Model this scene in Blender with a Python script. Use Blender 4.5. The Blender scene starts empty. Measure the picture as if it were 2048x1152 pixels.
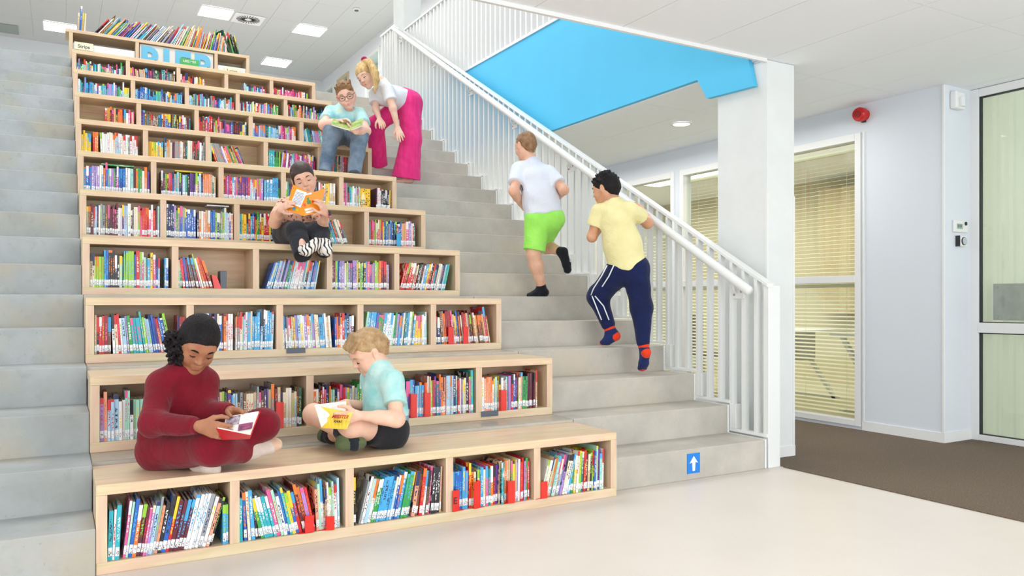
import bpy, math, random
import numpy as np
from mathutils import Vector, Matrix
random.seed(7); rng = np.random.default_rng(7)
scn = bpy.context.scene
COL = scn.collection
PI = math.pi

# ---------------------------------------------------------------- camera
FPX, HOR, YAW = 1578.42, 603.5, 0.5224
CAM = np.array([-0.1263, -3.3816, 1.0402])
FW = np.array([math.sin(YAW), math.cos(YAW), 0.0])
RT = np.array([math.cos(YAW), -math.sin(YAW), 0.0])
UPV = np.array([0.0, 0.0, 1.0])
cd = bpy.data.cameras.new('camera'); cam = bpy.data.objects.new('camera', cd); COL.objects.link(cam)
cam.location = CAM; cam.rotation_euler = (PI/2, 0, -YAW)
cd.sensor_width = 36; cd.lens = FPX/2048*36; cd.shift_y = (HOR-576)/2048; cd.clip_end = 200; cd.clip_start = .05
scn.camera = cam

# ---------------------------------------------------------------- light
scn.view_settings.view_transform = 'Standard'; scn.view_settings.look = 'None'
scn.view_settings.gamma = 1; scn.view_settings.exposure = 0.0
scn.view_settings.use_curve_mapping = False
w = bpy.data.worlds.new('world'); scn.world = w; w.use_nodes = True
w.node_tree.nodes['Background'].inputs[0].default_value = (.92, .97, 1, 1)
w.node_tree.nodes['Background'].inputs[1].default_value = 1.3
def area(name, loc, aim, sx, sy, power, color=(1, 1, 1)):
    l = bpy.data.lights.new(name, 'AREA'); l.shape = 'RECTANGLE'; l.size = sx; l.size_y = sy
    l.energy = power; l.color = color
    o = bpy.data.objects.new(name, l); COL.objects.link(o); o.location = loc
    d = Vector(aim)-Vector(loc); o.rotation_euler = d.to_track_quat('-Z', 'Y').to_euler()
    return o
area('window_light', (-3.6, -3.2, 2.2), (2.2, 1.5, 1.0), 2.6, 1.8, 112, (1, .99, .98))  # unseen area lamp added as soft key from the left
area('hall_lamp', (2.2, -3.0, 2.58), (2.2, -3.0, 0), 3.0, 1.2, 22, (1, .99, .98))
area('ceiling_fill_light', (3.4, -7.5, 1.3), (3.4, 0, 3.0), 9.0, 2.4, 240, (.95, .98, 1))  # unseen lamp added behind the camera, aimed up to brighten the ceilings
area('stairwell_lamp', (1.2, 3.5, 6.7), (1.2, 3.0, 0), 4.0, 3.0, 200, (1, .99, .97))
area('landing_lamp', (2.5, 11.0, 6.7), (2.5, 11.0, 0), 5.0, 4.0, 230, (1, .99, .97))
area('corridor_lamp', (4.75, 2.6, 2.55), (4.75, 2.6, 0), .8, 4.0, 34, (1, .99, .95))

# ---------------------------------------------------------------- helpers
def tag(o, label=None, cat=None, group=None, kind=None):
    if label: o['label'] = label
    if cat: o['category'] = cat
    if group: o['group'] = group
    if kind: o['kind'] = kind
    return o
def empty(name, loc=(0, 0, 0), label=None, cat=None, group=None, rz=0):
    o = bpy.data.objects.new(name, None); COL.objects.link(o); o.location = loc; o.rotation_euler = (0, 0, rz)
    o.empty_display_size = .05
    return tag(o, label, cat, group)
class MB:
    """collects vertices and faces of one mesh"""
    def __init__(s): s.v = []; s.f = []; s.m = []
    def raw(s, vs, fs, mi=0):
        n = len(s.v); s.v += [tuple(map(float, p)) for p in vs]
        s.f += [tuple(i+n for i in f) for f in fs]; s.m += [mi]*len(fs); return s
    def box(s, x0, y0, z0, x1, y1, z1, mi=0):
        vs = [(x, y, z) for z in (z0, z1) for y in (y0, y1) for x in (x0, x1)]
        return s.raw(vs, [(0, 2, 3, 1), (4, 5, 7, 6), (0, 1, 5, 4), (2, 6, 7, 3), (0, 4, 6, 2), (1, 3, 7, 5)], mi)
    def cbox(s, c, sz, R=None, mi=0):
        vs = []
        for z in (-.5, .5):
            for y in (-.5, .5):
                for x in (-.5, .5):
                    p = np.array([x*sz[0], y*sz[1], z*sz[2]])
                    if R is not None: p = R @ p
                    vs.append(p+np.array(c))
        return s.raw(vs, [(0, 2, 3, 1), (4, 5, 7, 6), (0, 1, 5, 4), (2, 6, 7, 3), (0, 4, 6, 2), (1, 3, 7, 5)], mi)
    def tube(s, pts, rads, n=10, cap=True, mi=0, flat=1.0):
        pts = [np.array(p, float) for p in pts]
        if not hasattr(rads, '__len__'): rads = [rads]*len(pts)
        rings = []; prev = None
        for i, p in enumerate(pts):
            d = pts[min(i+1, len(pts)-1)]-pts[max(i-1, 0)]; d = d/(np.linalg.norm(d)+1e-9)
            if prev is None:
                a = np.array([0, 0, 1.]) if abs(d[2]) < .9 else np.array([1., 0, 0])
            else: a = prev
            x = a-d*(a@d); x /= np.linalg.norm(x)+1e-9; y = np.cross(d, x); prev = x
            rings.append([p+(x*math.cos(t)*flat+y*math.sin(t))*rads[i] for t in np.linspace(0, 2*PI, n, endpoint=False)])
        vs = [q for r in rings for q in r]; fs = []
        for i in range(len(pts)-1):
            for j in range(n):
                a = i*n+j; b = i*n+(j+1) % n; fs.append((a, b, b+n, a+n))
        if cap: fs.append(tuple(range(n))[::-1]); fs.append(tuple(range((len(pts)-1)*n, len(pts)*n)))
        return s.raw(vs, fs, mi)
    def prism(s, poly, axis, a0, a1, mi=0):
        """poly of 2D points extruded along axis (0=x: poly is (y,z); 1=y: (x,z); 2=z: (x,y))"""
        def mk(p, a):
            return (a, p[0], p[1]) if axis == 0 else ((p[0], a, p[1]) if axis == 1 else (p[0], p[1], a))
        n = len(poly); vs = [mk(p, a0) for p in poly]+[mk(p, a1) for p in poly]
        fs = [tuple(range(n))[::-1], tuple(range(n, 2*n))]+[(i, (i+1) % n, (i+1) % n+n, i+n) for i in range(n)]
        return s.raw(vs, fs, mi)
    def mesh(s, name, mats, smooth=False):
        me = bpy.data.meshes.new(name); me.from_pydata(s.v, [], s.f)
        for m in (mats if isinstance(mats, (list, tuple)) else [mats]): me.materials.append(m)
        if any(s.m): me.polygons.foreach_set('material_index', s.m)
        import bmesh
        bm = bmesh.new(); bm.from_mesh(me); bmesh.ops.recalc_face_normals(bm, faces=bm.faces); bm.to_mesh(me); bm.free()
        if smooth: me.polygons.foreach_set('use_smooth', [True]*len(me.polygons))
        return me
    def build(s, name, mats, parent=None, bevel=0, smooth=False, loc=None):
        o = bpy.data.objects.new(name, s.mesh(name, mats, smooth)); COL.objects.link(o)
        if parent: o.parent = parent
        if loc is not None: o.location = loc
        if bevel:
            b = o.modifiers.new('bevel', 'BEVEL'); b.width = bevel; b.segments = 2; b.limit_method = 'ANGLE'
        return o
def inst(name, me, parent=None, loc=(0, 0, 0), rot=(0, 0, 0), scale=None):
    o = bpy.data.objects.new(name, me); COL.objects.link(o); o.location = loc; o.rotation_euler = rot
    if scale: o.scale = scale
    if parent: o.parent = parent
    return o

# ---------------------------------------------------------------- materials
def srgb(r, g, b):
    f = lambda c: ((c/255+.055)/1.055)**2.4 if c/255 > .04045 else c/255/12.92
    return (f(r), f(g), f(b), 1)
MATS = {}
def mat(name, rgb, rough=.5, spec=.5, noise=0, nscale=8, rgb2=None, bump=0, bscale=40, metal=0, emis=0, sheen=0, stretch=None, trans=0, alpha=1, sss=0):
    if name in MATS: return MATS[name]
    m = bpy.data.materials.new(name); m.use_nodes = True; nt = m.node_tree; N = nt.nodes; L = nt.links
    b = N['Principled BSDF']; c = srgb(*rgb)
    b.inputs['Base Color'].default_value = c; b.inputs['Roughness'].default_value = rough
    b.inputs['Specular IOR Level'].default_value = spec; b.inputs['Metallic'].default_value = metal
    b.inputs['Transmission Weight'].default_value = trans; b.inputs['Alpha'].default_value = alpha
    if sheen: b.inputs['Sheen Weight'].default_value = sheen
    if sss:
        b.inputs['Subsurface Weight'].default_value = sss; b.inputs['Subsurface Radius'].default_value = (.02, .008, .004)
        b.inputs['Subsurface Scale'].default_value = .5
    if emis: b.inputs['Emission Color'].default_value = c; b.inputs['Emission Strength'].default_value = emis
    if noise or bump:
        tc = N.new('ShaderNodeTexCoord'); mp = N.new('ShaderNodeMapping'); L.new(tc.outputs['Object'], mp.inputs[0])
        if stretch: mp.inputs['Scale'].default_value = stretch
    if noise:
        n = N.new('ShaderNodeTexNoise'); n.inputs['Scale'].default_value = nscale; n.inputs['Detail'].default_value = 5
        n.inputs['Roughness'].default_value = .6
        L.new(mp.outputs[0], n.inputs['Vector'])
        r = N.new('ShaderNodeValToRGB'); r.color_ramp.elements[0].position = .5-.25/max(noise, .01)*.5 if noise < 1 else .35
        r.color_ramp.elements[0].position = .32; r.color_ramp.elements[1].position = .68
        c2 = srgb(*(rgb2 or tuple(max(0, x*(1-.35*noise)) for x in rgb)))
        r.color_ramp.elements[0].color = c2; r.color_ramp.elements[1].color = c
        L.new(n.outputs['Fac'], r.inputs[0]); L.new(r.outputs[0], b.inputs['Base Color'])
    if bump:
        n2 = N.new('ShaderNodeTexNoise'); n2.inputs['Scale'].default_value = bscale; n2.inputs['Detail'].default_value = 4
        L.new(mp.outputs[0], n2.inputs['Vector'])
        bp = N.new('ShaderNodeBump'); bp.inputs['Strength'].default_value = bump; bp.inputs['Distance'].default_value = .01
        L.new(n2.outputs['Fac'], bp.inputs['Height']); L.new(bp.outputs[0], b.inputs['Normal'])
    MATS[name] = m; return m

def speckle(m, scale, rgb, lo, hi, amt=1.0, stretch=None):
    """adds small flecks of another colour on top of the base colour"""
    nt = m.node_tree; N = nt.nodes; L = nt.links; b = N['Principled BSDF']
    tc = N.new('ShaderNodeTexCoord'); n = N.new('ShaderNodeTexNoise'); n.inputs['Scale'].default_value = scale; n.inputs['Detail'].default_value = 3
    mp = N.new('ShaderNodeMapping'); L.new(tc.outputs['Object'], mp.inputs[0]); L.new(mp.outputs[0], n.inputs['Vector'])
    if stretch: mp.inputs['Scale'].default_value = stretch
    r = N.new('ShaderNodeMapRange'); r.inputs[1].default_value = lo; r.inputs[2].default_value = hi; r.inputs[4].default_value = amt
    L.new(n.outputs['Fac'], r.inputs[0])
    mx = N.new('ShaderNodeMix'); mx.data_type = 'RGBA'; L.new(r.outputs[0], mx.inputs[0])
    src = b.inputs['Base Color'].links
    if src: L.new(src[0].from_socket, mx.inputs[6])
    else: mx.inputs[6].default_value = b.inputs['Base Color'].default_value
    mx.inputs[7].default_value = srgb(*rgb); L.new(mx.outputs[2], b.inputs['Base Color'])
    return m

M_white = mat('white_paint', (232, 233, 233), .45, bump=.03, bscale=120)
M_wall = mat('wall_paint', (228, 232, 236), .7, bump=.15, bscale=160)
M_cream = mat('cream_wall_paint', (228, 232, 232), .7, noise=.08, nscale=3, bump=.12, bscale=160)
M_steelw = mat('white_powder_coat', (230, 232, 231), .35)
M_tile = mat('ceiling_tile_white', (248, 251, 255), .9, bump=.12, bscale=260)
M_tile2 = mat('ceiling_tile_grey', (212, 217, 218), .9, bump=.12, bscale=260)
M_grid = mat('ceiling_grid', (214, 217, 220), .6)
M_blue = mat('blue_paint', (84, 196, 240), .6, noise=.05, nscale=3)
M_floor = mat('floor_lino', (226, 217, 208), .38, noise=.08, nscale=1.3, bump=.02, bscale=300)
speckle(M_floor, 230, (196, 182, 166), .62, .70, .6)
speckle(M_floor, 3.1, (170, 160, 150), .80, .82, .8)
M_conc = mat('concrete', (196, 191, 181), .62, noise=.35, nscale=3.5, rgb2=(174, 170, 161), bump=.18, bscale=45)
speckle(M_conc, 70, (150, 145, 134), .66, .74, .55)
speckle(M_conc, 1.7, (196, 178, 152), .60, .78, .5)
M_concL = mat('concrete_side', (176, 182, 184), .65, noise=.6, nscale=3.0, rgb2=(156, 161, 160), bump=.2, bscale=40)
speckle(M_concL, 2.6, (178, 170, 150), .50, .72, .75)
speckle(M_concL, 14, (146, 148, 144), .58, .78, .5)
speckle(M_concL, 55, (140, 138, 130), .67, .74, .5)
M_nose = mat('concrete_edge', (190, 182, 166), .7, noise=.9, nscale=9, rgb2=(176, 158, 132), bump=.4, bscale=30)
M_tread = mat('grey_vinyl_tread', (176, 170, 158), .22, noise=.25, nscale=5, bump=.03, bscale=60)
M_mat = mat('entrance_mat_fibre', (134, 116, 98), .95, noise=1.0, nscale=160, rgb2=(84, 72, 60), bump=.8, bscale=220)
speckle(M_mat, 120, (150, 138, 112), .60, .70, .6)
M_cream_slat = mat('blind_slat_cream', (238, 232, 200), .5)
M_dark = mat('dark_gasket', (38, 40, 44), .5)
M_chrome = mat('chrome', (200, 200, 202), .2, metal=1)
M_grey = mat('grey_steel', (84, 92, 104), .4)
M_red = mat('red_plastic', (200, 22, 24), .25)
M_redac = mat('red_acrylic', (228, 44, 34), .25)
M_blueac = mat('blue_acrylic', (60, 170, 225), .25)
M_lamp = mat('lamp_diffuser', (255, 255, 252), .5, emis=5)
M_lamp2 = mat('downlight_glow', (255, 255, 250), .5, emis=4)
def wood(name, rgb, rgb2, ax):
    m = bpy.data.materials.new(name); m.use_nodes = True; nt = m.node_tree; N = nt.nodes; L = nt.links; b = N['Principled BSDF']
    tc = N.new('ShaderNodeTexCoord'); mp = N.new('ShaderNodeMapping'); L.new(tc.outputs['Object'], mp.inputs[0])
    mp.inputs['Scale'].default_value = {0: (1.2, 14, 14), 2: (14, 14, 1.4)}[ax]
    n = N.new('ShaderNodeTexNoise'); n.inputs['Scale'].default_value = 3; n.inputs['Detail'].default_value = 8; n.inputs['Distortion'].default_value = .6
    L.new(mp.outputs[0], n.inputs['Vector'])
    r = N.new('ShaderNodeValToRGB'); r.color_ramp.elements[0].position = .3; r.color_ramp.elements[1].position = .65
    r.color_ramp.elements[0].color = srgb(*rgb2); r.color_ramp.elements[1].color = srgb(*rgb)
    L.new(n.outputs['Fac'], r.inputs[0])
    # glued staves: a slow tint change across the board
    mp2 = N.new('ShaderNodeMapping'); L.new(tc.outputs['Object'], mp2.inputs[0]); mp2.inputs['Scale'].default_value = {0: (1.1, 9, 9), 2: (9, 9, 1.1)}[ax]
    v = N.new('ShaderNodeTexVoronoi'); v.inputs['Scale'].default_value = 2.4; L.new(mp2.outputs[0], v.inputs['Vector'])
    mx = N.new('ShaderNodeMix'); mx.data_type = 'RGBA'; mx.blend_type = 'MULTIPLY'; mx.inputs[0].default_value = .10
    L.new(r.outputs[0], mx.inputs[6]); L.new(v.outputs['Color'], mx.inputs[7]); L.new(mx.outputs[2], b.inputs['Base Color'])
    b.inputs['Roughness'].default_value = .38
    bp = N.new('ShaderNodeBump'); bp.inputs['Strength'].default_value = .05; L.new(n.outputs['Fac'], bp.inputs['Height']); L.new(bp.outputs[0], b.inputs['Normal'])
    return m
M_wood = wood('birch_board', (230, 206, 174), (216, 188, 152), 0)
M_woodv = wood('birch_upright', (230, 206, 174), (216, 188, 152), 2)
M_woodb = wood('birch_back', (226, 198, 160), (210, 178, 138), 0)
def glass(name, rgb, rough=0.02, a=.25):
    m = bpy.data.materials.new(name); m.use_nodes = True; nt = m.node_tree; N = nt.nodes; L = nt.links
    N.remove(N['Principled BSDF']); out = N['Material Output']
    t = N.new('ShaderNodeBsdfTransparent'); t.inputs[0].default_value = srgb(*rgb)
    g = N.new('ShaderNodeBsdfGlossy'); g.inputs['Roughness'].default_value = rough
    mx = N.new('ShaderNodeMixShader'); mx.inputs[0].default_value = .045; L.new(t.outputs[0], mx.inputs[1]); L.new(g.outputs[0], mx.inputs[2])
    L.new(mx.outputs[0], out.inputs[0]); return m
M_glass = glass("clear_glass", (250, 252, 251))
M_glassg = glass("green_tinted_glass", (245, 248, 244))
# ================================================================ setting
H, D, RUN, Y0 = 0.36, 0.633, 0.3165, 0.094
LEN = 2.467; XR = 3.69; CZ = 2.63
def struct(name, mb, m, parent=None, bevel=0):
    o = mb.build(name, m, parent, bevel)
    if parent is None: tag(o, kind='structure')
    return o
struct('floor', MB().box(-7, -9, -.1, 9, 6.5, 0), M_floor)
struct('floor_upper', MB().box(-7, Y0+19*RUN+.02, 3.4, 3.88, 17.1, 3.6).box(3.9, .6, 3.3, 9, 17.1, 3.6), M_floor)
o = MB().box(3.821, -5, 0.0, 5.84, 0.06, .006).box(3.837, .06, 0, 5.49, 6, .006).build('entrance_mat', M_mat)
tag(o, 'dark brown ribbed entrance mat laid beside the cream floor', 'mat')
# --- ceilings with tiles 0.6 x 1.2
cl = struct('ceiling', MB().box(-7, -9, CZ+.012, 9, .272, CZ+.3).box(3.9, .272, CZ+.012, 9, 8, CZ+.3), M_grid)
tile = MB().box(.0022, .0022, .003, .5978, 1.1978, .014)
tme = tile.mesh('ceiling_tile', M_tile)
for i in range(-3, 12):
    for j in range(-5, 5):
        x = .312+i*.6; y = .39+j*1.2
        if y < .3:
            if j == -1:
                s = (.27-y-.0)/1.2
                if x > 3.8: s = 1
            else: s = 1
            if x+.6 > 5.9 and j >= -1 : pass
            inst('ceiling_tile', tme, cl, (x, y, CZ), scale=(1, min(s, 1), 1))
        elif x > 3.8 and x < 5.3:
            inst('ceiling_tile', tme, cl, (x, y, CZ))
cu = struct('ceiling_upper', MB().box(-7, .3, 6.812, 9, 17.2, 7), M_grid)
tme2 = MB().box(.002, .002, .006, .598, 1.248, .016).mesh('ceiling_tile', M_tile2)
lights_up = [(0, 15.6), (2.42, 13.1), (4.22, 13.1), (4.22, 15.6), (2.42, 15.6)]
for i in range(-3, 10):
    for j in range(7, 13):
        x = .02+i*.6; y = .45+1.25*j
        if y+1.25 > 17.2 or x > 5.85: continue
        hit = [l for l in [(4.22, 13.0), (2.42, 13.0), (4.22, 15.6), (-.18, 15.6)] if False]
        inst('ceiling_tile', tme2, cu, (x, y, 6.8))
def lamp(x, y, label):
    t = empty('ceiling_light', (x, y, 6.8), label, 'light', 'square ceiling lights upstairs')
    MB().box(-.3, -.3, -.012, .3, .3, -.006).build('diffuser', M_lamp, t)
    f = MB()
    for a in (-1, 1):
        f.box(-.31, a*.305-.008, -.016, .31, a*.305+.008, 0).box(a*.305-.008, -.31, -.016, a*.305+.008, .31, 0)
    f.build('frame', M_white, t)
lamp(2.60, 13.18, 'square ceiling light above the top cabinet, left of the round vent')
lamp(4.50, 13.25, 'square ceiling light right of the round air vent')
lamp(4.43, 15.9, 'farthest square ceiling light, low above the stair landing')
lamp(-.08, 15.7, 'square ceiling light partly hidden behind left end of top cabinet')
# round diffuser vent
t = empty('ceiling_vent', (3.24, 13.25, 6.8), 'round ceiling air vent with radial slots beside square light', 'vent')
MB().box(-.29, -.29, -.006, .29, .29, 0).build('plate', M_tile, t)
vm = MB()
for k in range(24):
    a = k*PI/12; R = np.array([[math.cos(a), -math.sin(a), 0], [math.sin(a), math.cos(a), 0], [0, 0, 1]])
    vm.cbox(R @ np.array([.15, 0, -.010]), (.16, .012, .006), R)
vm.build('slot', M_dark, t)
MB().tube([(0, 0, -.012), (0, 0, -.004)], .05, 20).build('hub', M_tile, t)
t = empty('smoke_detector', (4.97, 11.6, 6.8), 'small white smoke detector on the upper ceiling', 'detector')
MB().tube([(0, 0, -.03), (0, 0, 0)], [.05, .07], 20).build('housing', M_white, t)
MB().tube([(0, 0, -.045), (0, 0, -.03)], [.03, .045], 20).build('sensor', M_grey, t)
t = empty('ceiling_grille', (-1.15, 16.35, 6.8), 'grey rectangular ceiling grille at far left', 'vent')
MB().box(-.3, -.3, -.015, .3, .3, 0).build('grille', mat('grille_grey', (160, 170, 166), .6), t)
# upper hall walls
struct('wall_back', MB().box(-7, 17.0, 3.6, 9, 17.2, 6.9), M_wall)
wu = MB().box(5.86, 6, 3.6, 6.0, 17, 4.5).box(5.86, 6, 6.52, 6.0, 17, 6.82)
for y0, y1 in ((6, 12.0), (12.33, 12.66), (13.6, 14.76), (15.62, 15.9), (16.6, 17)):
    wu.box(5.86, y0, 4.5, 6.0, y1, 6.52)
struct('wall_right_upper', wu, M_wall)
for n, (a, b) in enumerate(((12.0, 12.33), (12.66, 13.6), (14.76, 15.62), (15.9, 16.6))):
    wn = tag(empty('window_%d' % (n+5), (0, 0, 0)), kind='structure')
    fr = MB().box(5.83, a+.002, 4.46, 5.9, a+.06, 6.5).box(5.83, b-.06, 4.46, 5.9, b-.002, 6.5).box(5.831, a+.061, 6.44, 5.899, b-.061, 6.499)
    fr.build('window_frame', M_white if n != 2 else mat('beech_frame', (205, 185, 150), .5), wn)
    MB().box(5.87, a+.05, 4.5, 5.876, b-.05, 6.45).build('pane', M_glassg, wn)
o = MB().box(6.6, 11, 3.6, 6.65, 17, 6.8).build('wall_far_right', mat('pale_green_wall', (205, 218, 210), .8)); tag(o, kind='structure')
o = MB().prism([(16.6, 4.72), (15.75, 4.72), (15.75, 5.15)], 0, 5.80, 5.815).build('paper_pennant', M_blueac)
tag(o, 'small blue paper triangle on the far right wall upstairs', 'decoration')
o = MB().box(5.79, 13.7, 4.2, 5.80, 14.6, 5.0).build('wall_notice', mat('notice_paper', (232, 236, 228), .7, noise=.6, nscale=9, rgb2=(170, 190, 170)))
tag(o, 'pale notice on the wall behind the blond girl', 'notice')
# ceiling edge trim + blue fascia of the upper slab
struct('trim_1', MB().box(-7, .262, CZ-.02, 3.9, .285, 3.75), M_white)
bl = MB().prism([(.40, CZ+.03), (.353, 2.470), (.79, 2.486), (.885, 2.64), (6.6, 2.64), (6.6, 3.64), (.40, 3.64)], 0, 3.872, 3.91)
struct('trim_2', bl, M_blue)
struct('trim_3', MB().box(3.86, .29, 3.64, 3.93, 6.6, 3.665), M_steelw)
def column(x0, y0, x1, y1, z0, z1, label):
    t = empty('column', ((x0+x1)/2, (y0+y1)/2, z0), label, 'column')
    cx, cy = (x0+x1)/2, (y0+y1)/2
    MB().box(x0-cx, y0-cy, 0, x1-cx, y1-cy, z1-z0).build('shaft', M_cream, t)
    if z0 < 1:
        MB().box(x0-cx-.006, y0-cy-.006, .006, x1-cx+.006, y1-cy+.006, .075).build('skirting', M_white, t)
        MB().box(x0-cx-.004, y0-cy-.004, .075, x0-cx+.012, y0-cy+.012, 1.75).build('corner_guard', M_white, t)
        MB().box(x1-cx-.012, y0-cy-.004, .075, x1-cx+.004, y0-cy+.012, 1.75).build('corner_guard', M_white, t)
column(3.912, .276, 4.171, .72, 0, CZ, 'white square column behind the foot of the stair railing')
column(3.94, 6.62, 4.19, 7.0, 3.6, 6.8, 'white square column at the top of the stair railing')
# ---- right partition wall X=5.5 with windows
pw = MB()
wy = [(0.784, 1.86), (2.0, 2.82), (3.01, 4.4)]
pw.box(5.5, .05, 0, 5.6, .784, CZ+.02)
pw.box(5.5, .784, 2.35, 5.6, 6.5, CZ+.02).box(5.5, .784, 0, 5.6, 6.5, .075)
pw.box(5.5, 1.86, .075, 5.6, 2.0, 2.35).box(5.5, 2.82, .075, 5.6, 3.01, 2.35).box(5.5, 4.4, .075, 5.6, 6.5, 2.35)
pw.box(5.6, .05, 0, 5.86, .15, CZ+.02)
struct('wall_right', pw, mat('wall_bluewhite', (218, 224, 232), .7, bump=.1, bscale=150))
struct('wall_right_back', MB().box(3.9, 6.5, 0, 9, 6.6, 3.4), M_wall)
struct('baseboard_right', MB().box(5.49, .05, 0.006, 5.5, .72, .078).box(5.49, .04, .006, 5.84, .05, .078), M_white)
struct('trim_4', MB().box(5.485, .70, .078, 5.5, .712, 2.41).box(5.487, .042, .078, 5.503, .055, CZ), M_white)
slat = MB().prism([(-.0125, -.004), (0, 0), (.0125, .003), (.0125, .0042), (0, .0013), (-.0125, -.0028)], 1, 0, 1).mesh('slat', M_cream_slat)
for n, (a, b) in enumerate(wy):
    wn = tag(empty('window_%d' % (n+1), (0, 0, 0)), kind='structure')
    f = MB(); d = .045
    f.box(5.485, a-.05, .03, 5.56, a+.003, 2.41).box(5.485, b-.003, .03, 5.56, b+.05, 2.41)
    f.box(5.4855, a+.004, 2.347, 5.559, b-.004, 2.4095).box(5.4855, a+.004, .0305, 5.559, b-.004, .079)
    f.build('window_frame', M_white, wn, bevel=.003)
    MB().box(5.48, a, 1.195, 5.56, b, 1.255).build('transom', M_white, wn, bevel=.003)
    MB().box(5.535, a, .078, 5.541, b, 1.195).build('pane', M_glassg, wn)
    MB().box(5.535, a, 1.255, 5.541, b, 2.352).build('pane', M_glassg, wn)
    if n < 2 or True:
        full = n != 2
        for z0, z1 in ((.09, 1.18), (1.27, 2.30)):
            if not full and z0 > 1: z1 = 1.75
            bt = empty('venetian_blind', (5.585, a+.02, z0), None, 'blind')
            tag(bt, 'cream venetian blind in the %s half of the window %s' % ('lower' if z0 < 1 else 'upper', ('between white column and wall panel', 'left of the white column', 'behind the stair railing')[n]))
            nsl = int((z1-z0-.03)/.0335)
            for k in range(nsl):
                inst('slat', slat, bt, (0, 0, .02+k*.0335), (0, rng.normal()*.02-(.15 if z0 < 1 else -.05), 0), (1, b-a-.04, 1))
            MB().box(-.018, 0, z1-z0-.02, .018, b-a-.04, z1-z0+.01).build('head_rail', M_cream_slat, bt)
            c = MB()
            for yy in (.12, (b-a)/2, b-a-.16): c.tube([(-.014, yy, 0), (-.014, yy, z1-z0)], .0012, 5)
            c.build('cord', M_cream_slat, bt)
# room behind the blinds
M_beige = mat('beige_wall', (214, 202, 172), .8)
struct('wall_room_back', MB().box(8.4, 0.15, 0, 8.5, 6.5, CZ), M_beige)
struct('floor_room', MB().box(5.6, .15, 0, 8.4, 6.5, .004), mat('room_floor', (206, 196, 172), .5))
struct('ceiling_room', MB().box(5.6, .15, CZ-.03, 8.4, 6.5, CZ), M_tile)
struct('wall_room_near', MB().box(5.86, .06, 0, 8.4, .15, CZ), M_beige)
area('room_lamp', (6.9, 3.2, 2.5), (6.9, 3.2, 0), 1.6, 5.6, 85, (1, .97, .86))
t = empty('ceiling_light', (6.7, 4.05, CZ-.032), 'long ceiling light seen through the window behind the railing', 'light')
MB().box(-.15, -.75, -.02, .15, .75, -.004).build('diffuser', M_lamp, t)
MB().box(-.17, -.77, -.016, .17, .77, 0).build('frame', M_white, t)
cu_ = MB(); pts = []
for k in range(60): pts.append((.03*math.sin(k*1.1)+.008*math.sin(k*2.9), k*.05))
poly = pts+[(p[0]+.006, p[1]) for p in pts[::-1]]
cu_.prism([(8.2+p[0], .4+p[1]) for p in poly], 2, .9, 2.45)
tag(cu_.build('curtain', mat('beige_curtain', (206, 190, 156), .85)), 'beige pleated curtain behind the blinds', 'curtain')
def desk(x, y, rz, label):
    t = empty('desk', (x, y, .004), label, 'desk', rz=rz)
    MB().box(-.6, -.35, .72, .6, .35, .745).build('tabletop', M_white, t, bevel=.004)
    for sx in (-.5, .5):
        MB().raw([(sx-.02, -.3, 0), (sx+.02, -.3, 0), (sx+.02, .26, .7), (sx-.02, .26, .7), (sx-.02, -.25, 0), (sx+.02, -.25, 0), (sx+.02, .31, .7), (sx-.02, .31, .7)],
                 [(0, 1, 2, 3), (4, 7, 6, 5), (0, 4, 5, 1), (3, 2, 6, 7), (0, 3, 7, 4), (1, 5, 6, 2)]).build('leg', M_white, t)
        MB().box(sx-.02, -.32, 0, sx+.02, .32, .03).build('foot', M_white, t)
    MB().box(-.5, -.02, .4, .5, .0, .7).build('modesty_panel', mat('desk_panel', (190, 186, 172), .6), t)
desk(6.5, .95, PI/2, 'white desk behind the lower blind right of the column')
t = empty('laptop', (6.35, .82, .75), 'white printer with dark screen on the desk behind the blind', 'computer')
MB().box(-.16, -.22, 0, .16, .22, .02).build('base', M_white, t, bevel=.004)
MB().raw([(.14, -.22, .02), (.14, .22, .02), (.2, .22, .22), (.2, -.22, .22), (.15, -.22, .02), (.15, .22, .02), (.21, .22, .22), (.21, -.22, .22)],
         [(0, 1, 2, 3), (4, 7, 6, 5), (0, 4, 5, 1), (3, 2, 6, 7), (0, 3, 7, 4), (1, 5, 6, 2)]).build('screen', M_dark, t)
def chair(x, y, rz, label):
    t = empty('office_chair', (x, y, .004), label, 'chair', rz=rz)
    cm = mat('chair_brown', (110, 84, 62), .7)
    MB().box(-.22, -.22, .42, .22, .22, .47).build('seat', cm, t, bevel=.02)
    MB().box(-.2, .19, .5, .2, .23, .9).build('backrest', cm, t, bevel=.02)
    for a in (-1, 1):
        for b in (-1, 1): MB().tube([(a*.2, b*.2, 0), (a*.17, b*.17, .43)], .012, 8).build('leg', M_chrome, t)
    MB().tube([(0, .2, .45), (0, .22, .55)], .02, 8).build('back_support', M_chrome, t)
chair(7.15, 1.2, -1.0, 'brown chair behind the white desk seen through blind')
chair(6.4, 3.3, .5, 'brown chair seen between the stair railing bars')
desk(6.6, 2.5, 0, 'white desk behind the window left of the column')
t = empty('potted_plant', (6.3, 2.55, .749), 'green potted plant on the desk behind the railing', 'plant')
MB().tube([(0, 0, 0), (0, 0, .12)], [.05, .07], 16).build('pot', M_white, t)
for k in range(22):
    a = rng.uniform(0, 6.28); l = rng.uniform(.1, .2); h = rng.uniform(.12, .38)
    p0 = np.array([0, 0, .1]); p1 = np.array([math.cos(a)*l*.6, math.sin(a)*l*.6, .1+h*.8]); p2 = np.array([math.cos(a)*l, math.sin(a)*l, .1+h*.75])
    MB().tube([p0, (p0+p1)/2+np.array([0, 0, .03]), p1, p2], [.004, .018, .022, .003], 6, flat=.15).build('leaf', mat('leaf_green', (86, 150, 40), .5), t)
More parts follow.
